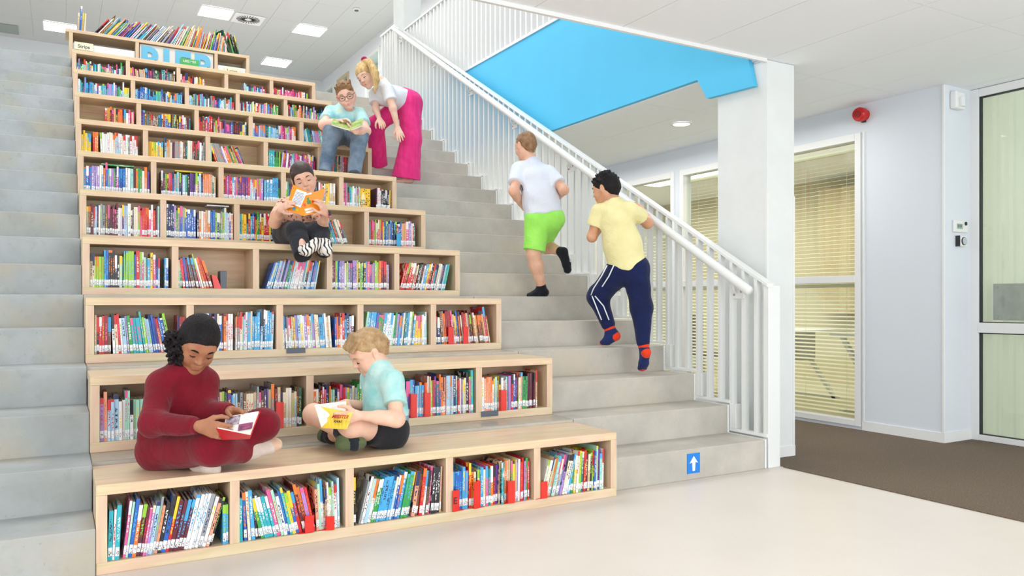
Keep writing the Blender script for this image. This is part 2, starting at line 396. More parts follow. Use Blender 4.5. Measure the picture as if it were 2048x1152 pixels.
# ---- glazed door at far right X=5.84
dn = tag(empty('door_1', (0, 0, 0)), kind='structure')
MB().box(5.83, -.012, .006, 5.9, .052, CZ).box(5.831, -1.5, 2.57, 5.899, -.0125, CZ-.001).box(5.831, -1.5, .007, 5.899, -.0125, .05).box(5.825, -1.5, .81, 5.899, -.0125, .885).build('door_frame', M_white, dn, bevel=.003)
g = MB()
for z0, z1 in ((.05, .81), (.885, 2.57)):
    g.box(5.845, -.022, z0, 5.875, -.010, z1).box(5.845, -1.5, z1-.008, 5.875, -.01, z1).box(5.845, -1.5, z0, 5.875, -.01, z0+.006)
g.build('gasket', M_dark, dn)
MB().box(5.86, -1.5, .05, 5.868, -.01, .81).build('pane', M_glassg, dn)
MB().box(5.86, -1.5, .885, 5.868, -.01, 2.57).build('pane', M_glassg, dn)
M_vb = mat('pale_green_fabric', (238, 240, 236), .8)
tl = M_vb.node_tree.nodes.new('ShaderNodeBsdfTranslucent'); tl.inputs[0].default_value = srgb(238, 242, 236)
ms = M_vb.node_tree.nodes.new('ShaderNodeMixShader'); ms.inputs[0].default_value = .5
M_vb.node_tree.links.new(M_vb.node_tree.nodes['Principled BSDF'].outputs[0], ms.inputs[1]); M_vb.node_tree.links.new(tl.outputs[0], ms.inputs[2]); M_vb.node_tree.links.new(ms.outputs[0], M_vb.node_tree.nodes['Material Output'].inputs[0])
pts = [(.010*(1 if (k//2) % 2 else -1), -k*.03) for k in range(52)]
poly = pts+[(p[0]+.004, p[1]) for p in pts[::-1]]
o = MB().prism([(6.0+p[0], .045+p[1]) for p in poly], 2, .006, 2.6).build('vertical_blind', M_vb)
tag(o, 'pale green vertical blind behind the glazed door', 'blind')
t = empty('notice_board', (5.885, -.62, .905), 'grey panel fixed behind the door glass above the crossbar', 'panel')
MB().box(0, -.6, 0, .006, .53, .268).build('board', mat('grey_board', (196, 197, 196), .5, noise=.3, nscale=14), t)
for yy in (-.55, .5):
    for zz in (.02, .24): MB().tube([(-.008, yy, zz), (0, yy, zz)], .008, 10).build('screw', M_chrome, t)
area('door_blind_fill', (7.6, -1.2, 2.2), (6.0, -.9, 1.3), 2.0, 2.0, 60)  # added lamp out of view, brightens the door blind from behind
area('upper_window_fill', (6.25, 13.5, 6.6), (6.25, 13.5, 3), .5, 4.5, 40)  # added lamp, brightens the space seen through the upstairs windows
# ---- siren, sensor, thermostat
t = empty('fire_alarm_siren', (5.5, .705, 2.54), 'red round fire alarm siren on wall below ceiling', 'alarm')
MB().tube([(0, 0, 0), (-.03, 0, 0)], .048, 24).build('base', M_red, t, smooth=False)
MB().tube([(-.03, 0, 0), (-.075, 0, 0), (-.09, 0, 0)], [.056, .056, .048], 24).build('bell', M_red, t)
MB().tube([(-.088, 0, 0), (-.094, 0, 0)], .03, 20).build('grille', mat('dark_red', (150, 12, 16), .4), t)
MB().box(-.03, -.02, -.06, -.008, .01, -.045).build('cable_entry', M_dark, t)
t = empty('motion_sensor', (5.63, .05, 2.52), 'white motion sensor box in the corner above the thermostat', 'sensor')
MB().box(-.06, -.05, -.06, .06, 0, .07).build('housing', M_white, t, bevel=.012)
MB().tube([(0, -.055, -.045), (0, -.055, .02)], .026, 12).build('lens', mat('sensor_lens', (222, 226, 228), .3), t)
t = empty('thermostat', (5.685, .05, 1.6), 'white wall thermostat with small green display', 'thermostat')
MB().box(-.085, -.02, -.045, .085, 0, .045).build('housing', M_white, t, bevel=.006)
MB().box(-.055, -.0225, -.02, .015, -.019, .018).build('display', mat('lcd', (150, 176, 160), .3), t)
MB().tube([(.055, -.026, .022), (.055, -.018, .022)], .014, 16).build('button', M_dark, t)
m = MB()
for k, (x, wd) in enumerate(((-.048, .008), (-.036, .012), (-.02, .01), (-.006, .012))): m.box(x, -.0235, -.008, x+wd*.6, -.022, .01)
m.build('digits', M_grey, t)
t = empty('wall_timer', (5.71, .05, 1.49), 'grey rotary timer switch below the thermostat', 'switch')
MB().box(-.06, -.03, -.04, .03, 0, .04).build('housing', M_white, t, bevel=.004)
MB().box(-.066, -.032, -.04, -.058, 0, .04).build('side', M_dark, t)
MB().tube([(-.01, -.036, 0), (-.01, -.028, 0)], .03, 24).build('ring', M_dark, t)
MB().tube([(-.01, -.038, 0), (-.01, -.03, 0)], .026, 24).build('dial', mat('dial_grey', (190, 196, 204), .4), t)
# ---- recessed downlight in corridor
t = empty('downlight', (4.70, 1.97, CZ), 'round recessed downlight in corridor ceiling below blue slab', 'light')
ring = MB(); n = 32
for k in range(n):
    a, b = 2*PI*k/n, 2*PI*(k+1)/n
    vs = [(r*math.cos(t_), r*math.sin(t_), z) for t_ in (a, b) for r, z in ((.095, -.002), (.095, -.008), (.075, -.008), (.075, .0))]
    ring.raw(vs, [(0, 4, 5, 1), (1, 5, 6, 2), (2, 6, 7, 3)])
ring.build('trim_ring', M_white, t)
MB().tube([(0, 0, -.005), (0, 0, -.003)], .074, 28).build('reflector', M_lamp2, t)

# ================================================================ concrete stairs
ST = empty('concrete_staircase', (XR-.6, Y0, 0), 'grey concrete staircase between the bookcases and white railing', 'staircase')
for j in range(1, 21):
    y = Y0+(j-1)*RUN; y1 = y+RUN if j < 20 else y+RUN+.1
    MB().box(LEN+.004-(XR-.6), y-Y0, max(0, (j-2)*.18), .6, y1-Y0, j*.18).build('step', M_conc, ST, bevel=.004)
SL = empty('concrete_steps', (-.6, Y0, 0), 'grey raw concrete steps left of the bookcases', 'staircase')
lofs = {1: -.10, 2: -.085, 3: -.06, 4: -.02}
for j in range(1, 21):
    y = Y0+(j-1)*RUN+lofs.get(j, 0); y1 = Y0+j*RUN+lofs.get(j+1, 0)
    if j == 20: y1 += .1
    MB().box(-1.6, y-Y0, max(0, (j-2)*.18), .5985, y1-Y0, j*.18).build('step', M_concL, SL, bevel=.004)
BL = empty('concrete_bleacher', (1.2, Y0, 0), 'concrete bleacher tiers carrying the wooden bookcases', 'bleacher')
for k in range(10):
    y = .412+k*D
    MB().box(0-1.2, y-Y0, k*H, LEN-1.2, y+D-Y0+(.0 if k < 9 else .15), (k+1)*H-.004).build('tier', M_conc, BL)
    MB().box(.002-1.2, y+.004-Y0, (k+1)*H-.004, LEN-.002-1.2, y+(D-.412 if k < 9 else .3)-Y0+.19, (k+1)*H).build('tread_strip', M_tread, BL)
# blue arrow sign on the first riser
t = empty('arrow_sign', (3.10, Y0-.001, .095), 'blue square sign with white upward arrow on bottom step', 'sign')
s = .052
MB().box(-s*.95, -.002, -s*1.12, s*.95, 0, s*1.12).build('plate', mat('sign_blue', (18, 128, 222), .4), t)
MB().prism([(0, s*.82), (s*.62, s*.02), (s*.24, s*.12), (s*.17, -s*.85), (-s*.17, -s*.85), (-s*.24, s*.12), (-s*.62, s*.02)], 1, -.004, -.002).build('arrow', mat('sign_white', (248, 250, 252), .4), t)

# ================================================================ railing
RX = 3.735
slope = .18/RUN
def ztop(y): return 1.13+(y-.09)*(4.66-1.13)/(6.4-.09)
RA = empty('stair_railing', (RX, .1, 0), 'white steel stair railing with dense flat balusters', 'railing')
def rl(mb, name, m=M_steelw, bevel=0):
    o = mb.build(name, m, RA, bevel); o.location = -np.array([RX, .1, 0]); return o
for j in range(0, 20):   # sawtooth foot plate, one piece per step
    y0 = Y0+(j-1)*RUN; z = j*.18
    if j == 0: continue
    last = y0+RUN
    rl(MB().box(RX-.025, y0+.0, z+.012, RX+.025, last, z+.030).box(RX-.0248, last-.055, z+.0305, RX+.0248, last-.003, z+.19), 'foot_plate', bevel=.002)
sp = []
for j in range(1, 21):
    y0 = Y0+(j-1)*RUN; sp += [(y0, (j-1)*.18+.002), (y0, j*.18+.002)]
sp += [(Y0+20*RUN, 3.602), (Y0+20*RUN, 3.3)]+[(Y0+.6, 0.0), (Y0, 0.0)][:1]
rl(MB().prism(sp, 0, XR+.002, XR+.018), 'stringer', bevel=0)
bar = MB().box(-.0215, -.0125, 0, .0215, .0125, 1).mesh('baluster', M_steelw)
y = .19; k = 0
while y < 6.35:
    j = int((y-Y0)/RUN)+1; zb = min(j, 20)*.18+.02
    o = inst('baluster', bar, RA, (0, y-.1, zb), scale=(1, 1, ztop(y)-zb)); y += .1055
rl(MB().box(RX-.012, .092, 0, RX+.094, .135, ztop(.11)), 'newel_post', bevel=.003)
rl(MB().box(RX-.022, 6.34, 3.6, RX+.03, 6.39, ztop(6.36)), 'top_post', bevel=.003)
a = np.array([RX+.005, .09, ztop(.09)+.0]); b = np.array([RX+.005, 6.40, ztop(6.40)])
rl(MB().raw([a+[-.03, 0, 0], a+[.03, 0, 0], b+[.03, 0, 0], b+[-.03, 0, 0], a+[-.03, 0, .025], a+[.03, 0, .025], b+[.03, 0, .025], b+[-.03, 0, .025]],
            [(0, 3, 2, 1), (4, 5, 6, 7), (0, 1, 5, 4), (2, 3, 7, 6), (0, 4, 7, 3), (1, 2, 6, 5)]), 'top_rail', bevel=.003)
rl(MB().box(RX-.03, 6.385, 4.66, RX+.03, 6.9, 4.69), 'top_rail', bevel=.003)
for k in range(5):
    yy = 6.45+k*.1; o = inst('baluster', bar, RA, (0, yy-.1, 3.6), scale=(1, 1, 1.06))
# round handrail
HX = 3.665
ha = np.array([HX, .19, 1.105]); hb = np.array([HX, 6.30, 4.60])
HR = empty('handrail', tuple(ha), 'round white handrail running up the stair railing', 'handrail')
def hz(y): return ha[2]+(y-ha[1])*(hb[2]-ha[2])/(hb[1]-ha[1])
o = MB().tube([ha, ha+(hb-ha)*.002, hb-(hb-ha)*.002, hb], [.026, .031, .031, .026], 20).build('rail', M_steelw, HR, smooth=True); o.location = -ha
for yb in (.332, 1.28, 2.256, 3.229, 4.161, 5.125, 6.143):
    z = hz(yb)
    m = MB().tube([(HX, yb, z-.02), (HX+.005, yb, z-.07), (HX+.03, yb+.01, z-.085), (RX-.02, yb+.01, z-.085)], .007, 8)
    bo = m.build('bracket', M_steelw, HR, smooth=True); bo.location = -ha
    pl = MB().box(RX-.028, yb-.05, z-.125, RX-.019, yb+.05, z-.055).build('bracket_plate', M_steelw, bo, bevel=.002)
    sc = MB()
    for dy in (-.03, .03): sc.tube([(RX-.034, yb+dy, z-.09-.01*np.sign(dy)), (RX-.026, yb+dy, z-.09-.01*np.sign(dy))], .008, 8)
    sc.build('screw', M_chrome, bo)
# upper balustrade on the slab
UB = empty('landing_balustrade', (3.9, .4, 3.665), 'white upper landing balustrade standing on the blue slab edge', 'railing')
y = .45
while y < 6.6:
    inst('baluster', bar, UB, (0, y-.4, 0), scale=(1, 1, .99)); y += .1055
MB().box(-.03, -.1, .985, .03, 6.2, 1.01).build('top_rail', M_steelw, UB, bevel=.003)
MB().box(-.025, -.1, 0, .025, 6.2, .012).build('foot_plate', M_steelw, UB)
# ================================================================ bookcases
PITCH = .4877; UH = .342; BT = .038
names = ['bottom', 'second', 'third', 'fourth', 'fifth', 'sixth', 'seventh', 'eighth', 'ninth', 'tenth']
pm = {}
pm['top_board'] = MB().box(0, 0, .302, LEN, .407, UH).mesh('top_board', M_wood)
pm['bottom_board'] = MB().box(0, 0, 0, LEN, .30, .045).mesh('bottom_board', M_wood)
pm['side_panel'] = MB().box(0, .0006, .0452, BT, .30, .3018).mesh('side_panel', M_woodv)
pm['divider'] = MB().box(0, .003, .0452, BT, .288, .3018).mesh('divider', M_woodv)
pm['back_panel'] = MB().box(0, .288, .045, LEN, .30, .302).mesh('back_panel', M_woodb)
for k in range(10):
    t = empty('bookcase', (0, k*D, k*H), 'long birch bookcase seat with five bays, %s tier from the floor' % names[k], 'bookcase', None)
    for nm in ('top_board', 'bottom_board', 'back_panel'):
        o = inst(nm, pm[nm], t)
        if nm != 'back_panel': b = o.modifiers.new('bevel', 'BEVEL'); b.width = .0025; b.segments = 2
    inst('side_panel', pm['side_panel'], t); inst('side_panel', pm['side_panel'], t, (LEN-BT, 0, 0))
    for i in range(1, 5): inst('divider', pm['divider'], t, (i*PITCH-.001, 0, 0))

# ---------------------------------------------------------------- books
def book_mat():
    m = bpy.data.materials.new('book_print'); m.use_nodes = True; nt = m.node_tree; N = nt.nodes; L = nt.links; b = N['Principled BSDF']
    def att(n):
        a = N.new('ShaderNodeAttribute'); a.attribute_name = n; return a
    c1, c2, bk = att('c1'), att('c2'), att('bk')
    sp = N.new('ShaderNodeSeparateXYZ'); L.new(bk.outputs['Vector'], sp.inputs[0])
    def mth(op, a, b_=None, c_=None):
        n = N.new('ShaderNodeMath'); n.operation = op
        for i, q in enumerate((a, b_, c_)):
            if q is None: continue
            if isinstance(q, (int, float)): n.inputs[i].default_value = q
            else: L.new(q, n.inputs[i])
        return n.outputs[0]
    u, v, s = sp.outputs
    kind = mth('FLOOR', s); seed = mth('MULTIPLY', mth('FRACT', s), 97.0)
    # lettering-like marks along the spine
    cb = N.new('ShaderNodeCombineXYZ'); L.new(mth('MULTIPLY', u, 2.6), cb.inputs[0]); L.new(mth('MULTIPLY', v, 30.0), cb.inputs[1]); L.new(seed, cb.inputs[2])
    nz = N.new('ShaderNodeTexNoise'); nz.inputs['Scale'].default_value = 1; nz.inputs['Detail'].default_value = 1; L.new(cb.outputs[0], nz.inputs['Vector'])
    letter = mth('GREATER_THAN', nz.outputs['Fac'], .52)
    inu = mth('LESS_THAN', mth('ABSOLUTE', mth('SUBTRACT', u, .5)), .27)
    vlo = mth('ADD', .26, mth('MULTIPLY', mth('FRACT', mth('MULTIPLY', seed, 3.7)), .2))
    inv = mth('MULTIPLY', mth('GREATER_THAN', v, vlo), mth('LESS_THAN', v, mth('ADD', vlo, .45)))
    t1 = mth('MULTIPLY', mth('MULTIPLY', letter, inu), inv)
    # colour blocks at the top or middle of some spines
    b0 = mth('FRACT', mth('MULTIPLY', seed, 5.3))
    blk = mth('MULTIPLY', mth('GREATER_THAN', v, mth('ADD', .55, mth('MULTIPLY', b0, .9))), 1.0)
    tot = mth('MAXIMUM', t1, blk)
    # cover faces: large soft shapes
    cb2 = N.new('ShaderNodeCombineXYZ'); L.new(mth('MULTIPLY', u, 3.0), cb2.inputs[0]); L.new(mth('MULTIPLY', v, 4.0), cb2.inputs[1]); L.new(seed, cb2.inputs[2])
    nz2 = N.new('ShaderNodeTexNoise'); nz2.inputs['Scale'].default_value = 1.3; L.new(cb2.outputs[0], nz2.inputs['Vector'])
    cov = mth('GREATER_THAN', nz2.outputs['Fac'], .57)
    isS = mth('COMPARE', kind, 1.0, .2); isC = mth('COMPARE', kind, 2.0, .2); isP = mth('COMPARE', kind, 3.0, .2); isL = mth('COMPARE', kind, 4.0, .2)
    # page lines
    pl = mth('MULTIPLY', mth('GREATER_THAN', mth('FRACT', mth('MULTIPLY', u, 9.0)), .6), .35)
    # label: small dark icon
    cb3 = N.new('ShaderNodeCombineXYZ'); L.new(mth('MULTIPLY', u, 2.2), cb3.inputs[0]); L.new(mth('MULTIPLY', v, 4.0), cb3.inputs[1]); L.new(seed, cb3.inputs[2])
    nz3 = N.new('ShaderNodeTexNoise'); nz3.inputs['Scale'].default_value = 2.0; L.new(cb3.outputs[0], nz3.inputs['Vector'])
    ic = mth('MULTIPLY', mth('MULTIPLY', mth('GREATER_THAN', nz3.outputs['Fac'], .56), mth('LESS_THAN', v, .6)), mth('LESS_THAN', mth('ABSOLUTE', mth('SUBTRACT', u, .5)), .4))
    fac = mth('ADD', mth('ADD', mth('MULTIPLY', isS, tot), mth('MULTIPLY', isC, cov)), mth('ADD', mth('MULTIPLY', isP, pl), mth('MULTIPLY', isL, ic)))
    mx = N.new('ShaderNodeMix'); mx.data_type = 'RGBA'; L.new(fac, mx.inputs[0]); L.new(c1.outputs['Color'], mx.inputs[6]); L.new(c2.outputs['Color'], mx.inputs[7])
    L.new(mx.outputs[2], b.inputs['Base Color']); b.inputs['Roughness'].default_value = .35
    return m
M_book = book_mat()
C = {'navy': (32, 44, 96), 'blue': (36, 100, 190), 'sky-blue': (70, 170, 226), 'turquoise': (44, 178, 192), 'teal': (24, 128, 132), 'green': (52, 160, 74), 'lime': (150, 206, 60),
     'dark green': (26, 92, 62), 'yellow': (246, 206, 48), 'mustard': (214, 160, 48), 'orange': (240, 122, 38), 'red': (212, 38, 44), 'dark red': (140, 28, 40), 'maroon': (98, 30, 50),
     'pink': (232, 96, 152), 'magenta': (206, 36, 120), 'lilac': (170, 140, 208), 'purple': (104, 56, 148), 'white': (236, 236, 236), 'cream': (236, 224, 196), 'grey': (150, 156, 162),
     'pale blue': (168, 208, 232), 'mint': (166, 220, 200), 'black': (34, 34, 40), 'brown': (122, 82, 56), 'salmon': (240, 160, 130), 'tan': (206, 176, 138)}
PAL = {'mix': 'navy blue blue sky-blue turquoise green lime yellow orange red red pink purple white white cream grey pale_blue mint black teal salmon tan maroon lilac',
       'cool': 'navy blue blue sky-blue sky-blue turquoise teal pale_blue white mint green lilac grey pale_blue', 'blue': 'blue sky-blue sky-blue blue turquoise navy pale_blue',
       'warm': 'red orange yellow mustard dark_red salmon cream brown white pink tan red maroon blue black', 'pink': 'pink magenta lilac purple pink red white magenta dark_red pale_blue',
       'white': 'white white white cream pale_blue grey', 'yellow': 'yellow yellow yellow mustard', 'dark': 'navy black purple maroon dark_green grey blue dark_red brown teal',
       'green': 'green lime turquoise teal green mint', 'series': 'red yellow green blue red turquoise yellow red', 'pale': 'white cream pale_blue mint lilac grey tan white white salmon sky-blue yellow',
       'red': 'red red dark_red', 'orange': 'orange orange red', 'muted': 'grey navy maroon tan grey pale_blue purple dark_green white grey cream brown'}
for k_ in PAL: PAL[k_] = [q.replace('_', ' ') for q in PAL[k_].split()]
def boxes_mesh(items, name, mt):
    """items: list of (8x3 verts ordered z,y,x; c1; c2; kind; seed). Builds one mesh with attributes."""
    nB = len(items); V = np.zeros((nB*24, 3), np.float32); c1 = np.ones((nB*24, 4), np.float32); c2 = np.ones((nB*24, 4), np.float32); bk = np.zeros((nB*24, 3), np.float32)
    Q = [(0, 4, 5, 1), (2, 3, 7, 6), (0, 2, 6, 4), (1, 5, 7, 3), (4, 6, 7, 5), (0, 1, 3, 2)]   # front(-y), back, left, right, top, bottom
    cu = np.array([[(i & 1), (i >> 1) & 1, (i >> 2) & 1] for i in range(8)], float)
    kmap = {'cover': (1, 2, 2, 2, 2, 2), 'side': (2, 2, 2, 2, 2, 2), 'page': (3, 3, 3, 3, 3, 3), 'label': (4, 4, 5, 5, 5, 5)}
    for n, (P, a, b, kd, sd) in enumerate(items):
        for q, f in enumerate(Q):
            s = n*24+q*4
            V[s:s+4] = P[list(f)]; c1[s:s+4, :3] = a[:3]; c2[s:s+4, :3] = b[:3]
            for j, vi in enumerate(f):
                x, y, z = cu[vi]
                uu = x if q in (0, 1) else y
                vv = z if q < 4 else y
                if q >= 4: uu = x
                bk[s+j] = (uu, vv, kmap[kd][q]+.02+sd*.9)
    me = bpy.data.meshes.new(name); me.vertices.add(nB*24); me.vertices.foreach_set('co', V.ravel())
    me.loops.add(nB*24); me.loops.foreach_set('vertex_index', np.arange(nB*24, dtype=np.int32))
    me.polygons.add(nB*6); me.polygons.foreach_set('loop_start', np.arange(0, nB*24, 4, dtype=np.int32))
    me.update(calc_edges=True)
    for nm, arr, ty in (('c1', c1, 'FLOAT_COLOR'), ('c2', c2, 'FLOAT_COLOR'), ('bk', bk, 'FLOAT_VECTOR')):
        at_ = me.attributes.new(nm, ty, 'POINT'); at_.data.foreach_set('color' if ty == 'FLOAT_COLOR' else 'vector', arr.ravel())
    me.materials.append(mt); return me
def bxv(x0, y0, z0, x1, y1, z1):
    return np.array([[(x0, x1)[i & 1], (y0, y1)[(i >> 1) & 1], (z0, z1)[(i >> 2) & 1]] for i in range(8)])
def book_items(th, ht, dp, ca, cb, seed, label=True, pivot=1):
    """three groups of boxes in book space; x from 0 to th (pivot corner at x=0 or x=th), y into the shelf, z up"""
    x0 = -th if pivot > 0 else 0; t = min(.0016, th*.16); A = srgb(*C[ca]); B = srgb(*C[cb])
    cov = [(bxv(x0, 0, 0, x0+th, t, ht), A, B, 'cover', seed), (bxv(x0, t, 0, x0+t, dp, ht), A, B, 'side', seed), (bxv(x0+th-t, t, 0, x0+th, dp, ht), A, B, 'side', seed)]
    pg = [(bxv(x0+t, t, .003, x0+th-t, dp-.003, ht-.003), srgb(238, 232, 216), srgb(206, 198, 180), 'page', seed)]
    lb = []
    if label:
        lz = .010+.006*((seed*13) % 1); lh = .034
        lb = [(bxv(x0+th*.04, -.0006, lz, x0+th*.96, 0.0, lz+lh), srgb(240, 242, 244), srgb(40, 40, 56), 'label', seed)]
    return cov, pg, lb
def xf(items, M):
    return [((P @ M[:3, :3].T)+M[:3, 3], a, b, k, s) for (P, a, b, k, s) in items]
def Mrot(ax, a):
    c, s = math.cos(a), math.sin(a)
    R = {'x': [[1, 0, 0], [0, c, -s], [0, s, c]], 'y': [[c, 0, s], [0, 1, 0], [-s, 0, c]], 'z': [[c, -s, 0], [s, c, 0], [0, 0, 1]]}[ax]
    M = np.eye(4); M[:3, :3] = R; return M
STUFF = []; NB = [0]; WORDS = {'nav': ''}
ORD = ['first', 'second', 'third', 'fourth', 'fifth', 'sixth', 'seventh', 'eighth', 'ninth', 'tenth', 'eleventh', 'twelfth', 'thirteenth', 'fourteenth', 'fifteenth', 'sixteenth', 'seventeenth', 'eighteenth', 'nineteenth',
       'twentieth'] + ['twenty-'+q for q in 'first second third fourth fifth sixth seventh eighth ninth'.split()] + ['thirtieth'] + ['thirty-'+q for q in 'first second third fourth fifth sixth seventh eighth ninth'.split()] + ['fortieth'] + ['forty-'+q for q in 'first second third fourth fifth sixth seventh eighth ninth'.split()]
BAY = ['leftmost', 'second', 'middle', 'fourth', 'rightmost']
def put_book(x, y, z, th, ht, dp, a, ca, cb, seed, label, single, tier=None, bay=None, idx=None, text=None, rz=0.0, group=None):
    cov, pg, lb = book_items(th, ht, dp, ca, cb, seed, label, 1 if a >= 0 else -1)
    if single:
        if idx is None: idx = 0; bay = 0; tier = 0
        o = bpy.data.objects.new('book', boxes_mesh(cov, 'cover', M_book)); COL.objects.link(o)
        o.location = (x, y, z); o.rotation_euler = (0, a, rz)
        p = bpy.data.objects.new('page_block', boxes_mesh(pg, 'page_block', M_book)); COL.objects.link(p); p.parent = o
        if lb: l = bpy.data.objects.new('spine_label', boxes_mesh(lb, 'spine_label', M_book)); COL.objects.link(l); l.parent = o
        sz = 'tall' if ht > .222 else ('short' if ht < .185 else ('thick' if th > .016 else 'slim'))
        tag(o, text if text else '%s %s book, %s from left in the %s bay of the %s bookcase' % (sz, ca, ORD[idx], BAY[bay], names[tier]), 'book', 'books in the bookcases')
        NB[0] += 1
    else:
        M = np.eye(4); M[:3, 3] = (x, y, z); M = M @ Mrot('z', rz) @ Mrot('y', a)
        STUFF.extend(xf(cov+pg+lb, M))
MIN_ = {}
def fill(tier, bay, segs):
    xb = bay*PITCH+(BT if bay == 0 else BT-.001); wd = PITCH-BT; y = tier*D; z = tier*H+.0455
    zmax = .2535; cur = xb+.002; idx = 0
    for (f0, f1, a0, a1, h0, h1, pal) in segs:
        cur = max(cur, xb+f0*wd); end = xb+min(f1, .995)*wd; p = PAL[pal]; prev_c = None; rep = 0
        t0 = .0075 if tier < 5 else .008; t1 = .0155 if tier < 5 else .0165
        pa = None
        while True:
            th = rng.uniform(t0, t1)*(1.35 if rng.random() < .10 else 1); ht = rng.uniform(h0, h1)
            if rng.random() < .06: ht = min(ht*1.1, .243)
            fr = (cur-xb-f0*wd)/max(.001, (f1-f0)*wd); a = math.radians(a0+(a1-a0)*min(1, fr)+rng.normal()*.25)
            if abs(a) < .008: a = 0.004 if a >= 0 else -.004
            if a < 0:
                lim = math.asin(max(0.0, min(.9, (cur-xb)/ht))) if ht > 0 else 0
                if cur == xb+.002 or pa is None: a = -min(-a, lim)
            if a > 0:
                if cur+th/math.cos(a)+ht*math.sin(a) > xb+wd-.002:
                    room = xb+wd-.002-(cur+th)
                    if room < .003: break
                    a = min(a, math.asin(min(.9, room/ht)))
            if pa is not None: cur += max(0, ht*(math.sin(pa)-math.sin(a)))*.92
            step = th/math.cos(a)
            if cur+step > end+(.004 if f1 > .98 else 0): break
            ht *= {6: 1.1, 7: 1.2, 8: 1.3, 9: 1.42}.get(tier, 1)
            ht = min(ht, zmax*.97/math.cos(a)-th*abs(math.sin(a)))
            if rep > 0 and prev_c: ca, cb, ht = prev_c; rep -= 1
            else:
                ca = p[rng.integers(len(p))]; cb = rng.choice(['white', 'white', 'yellow', 'black', 'red', 'cream', 'navy', 'pink', 'sky-blue', 'orange', 'lime'])
                if cb == ca: cb = 'white'
                if rng.random() < .12: rep = rng.integers(1, 4); prev_c = (ca, cb, ht)
            x = cur+step if a >= 0 else cur
            single = tier < 3 and NB[0] < 290
            put_book(x, y+.012+rng.uniform(0, .012), z, th, ht, rng.uniform(.14, .18), a, ca, str(cb), float(rng.random()), rng.random() < .93, single, tier, bay, idx)
            idx += 1; cur += step+.0006; pa = a
S = {}
S[0] = [[(0, .12, 1, 5, .19, .215, 'mix'), (.12, .86, 7, 17, .185, .225, 'mix'), (.94, 1, 0, 0, .16, .165, 'pale')],
        [(.0, .2, -2, -6, .17, .215, 'mix'), (.2, .72, -14, -12, .175, .22, 'mix'), (.72, .97, -3, -1, .175, .22, 'pale')],
        [(.0, .06, 0, 0, .2, .22, 'dark'), (.06, .62, 14, 11, .19, .215, 'cool'), (.62, .97, 9, 2, .19, .225, 'warm')],
        [(.0, .2, 0, 1, .17, .205, 'blue'), (.2, .5, 0, 0, .17, .2, 'mix'), (.5, .97, 1, 1, .185, .215, 'mix')],
        [(.02, .44, 16, 13, .18, .21, 'pale'), (.44, .92, 4, 1, .185, .215, 'mix')]]
S[1] = [[(0, .45, 0, 0, .175, .21, 'pale'), (.45, .98, 1, 0, .175, .22, 'warm')], [(0, .98, 0, 0, .17, .205, 'muted')], [(0, .98, 0, 1, .17, .205, 'mix')],
        [(0, .3, 0, 1, .16, .21, 'blue'), (.3, .98, 0, 0, .185, .225, 'mix')], [(0, .45, 0, 0, .17, .2, 'pale'), (.45, .86, 1, 1, .18, .215, 'mix')]]
S[2] = [[(0, .2, 0, 0, .19, .21, 'warm'), (.2, .86, -3, -12, .18, .215, 'mix'), (.9, 1, 0, 0, .19, .2, 'red')], [(0, .5, 0, 0, .18, .21, 'mix'), (.5, .8, 1, 1, .18, .22, 'pale'), (.8, .97, 2, 2, .21, .235, 'blue')],
        [(0, .7, -3, -4, .18, .205, 'pale'), (.7, .98, -1, 0, .17, .22, 'mix')], [(0, .75, 8, 5, .185, .215, 'cool'), (.75, .97, 1, 0, .18, .22, 'pale')], [(0, .1, 0, 0, .17, .18, 'cool'), (.1, .9, -5, -9, .18, .22, 'warm')]]
S[3] = [[(0, .86, 0, 0, .18, .225, 'mix'), (.91, .97, 0, 0, .17, .19, 'cool')], [(0, .06, 0, 0, .17, .19, 'green'), (.06, .48, -6, -20, .18, .205, 'warm')], [(.1, .2, 18, 16, .18, .18, 'blue'), (.2, .84, 15, 10, .18, .205, 'cool')],
        [(0, .2, 0, 0, .18, .2, 'mix'), (.2, .95, 0, 0, .175, .205, 'mix')], [(.02, .22, 14, 14, .19, .2, 'red'), (.22, .82, 13, 13, .18, .2, 'mix')]]
S[4] = [[(0, .55, 0, 0, .175, .22, 'muted'), (.55, 1, 0, 0, .17, .22, 'mix')], [(0, .45, 0, 0, .19, .235, 'cool'), (.45, 1, 0, 0, .185, .21, 'mix')], [(0, .5, 0, 0, .175, .2, 'series'), (.5, 1, 0, 0, .175, .21, 'cool')],
        [(0, .75, -22, -19, .175, .2, 'mix')], [(0, .9, 0, 0, .175, .205, 'mix')]]
S[5] = [[(0, .98, 0, 0, .18, .205, 'mix')], [(.08, .96, 0, 0, .17, .2, 'mix')], [(0, .7, 0, 0, .18, .2, 'pink'), (.7, .98, 0, 1, .18, .21, 'cool')], [(0, .95, 0, 0, .17, .2, 'mix')], [(0, .35, 0, 0, .17, .22, 'mix'), (.66, .97, 1, 1, .175, .2, 'warm')]]
S[6] = [[(.0, .18, 0, 0, .16, .2, 'yellow'), (.18, .3, 0, 0, .18, .19, 'orange'), (.31, .92, -2, -1, .175, .195, 'white')], [(0, .28, 0, 0, .15, .16, 'yellow'), (.28, 1, 1, 1, .16, .195, 'muted')], [(0, .7, -18, -22, .16, .2, 'mix')], [(0, .25, 0, 0, .16, .175, 'green'), (.25, .98, 6, 1, .15, .17, 'pink')], [(.1, .55, 2, 2, .16, .18, 'mix')]]
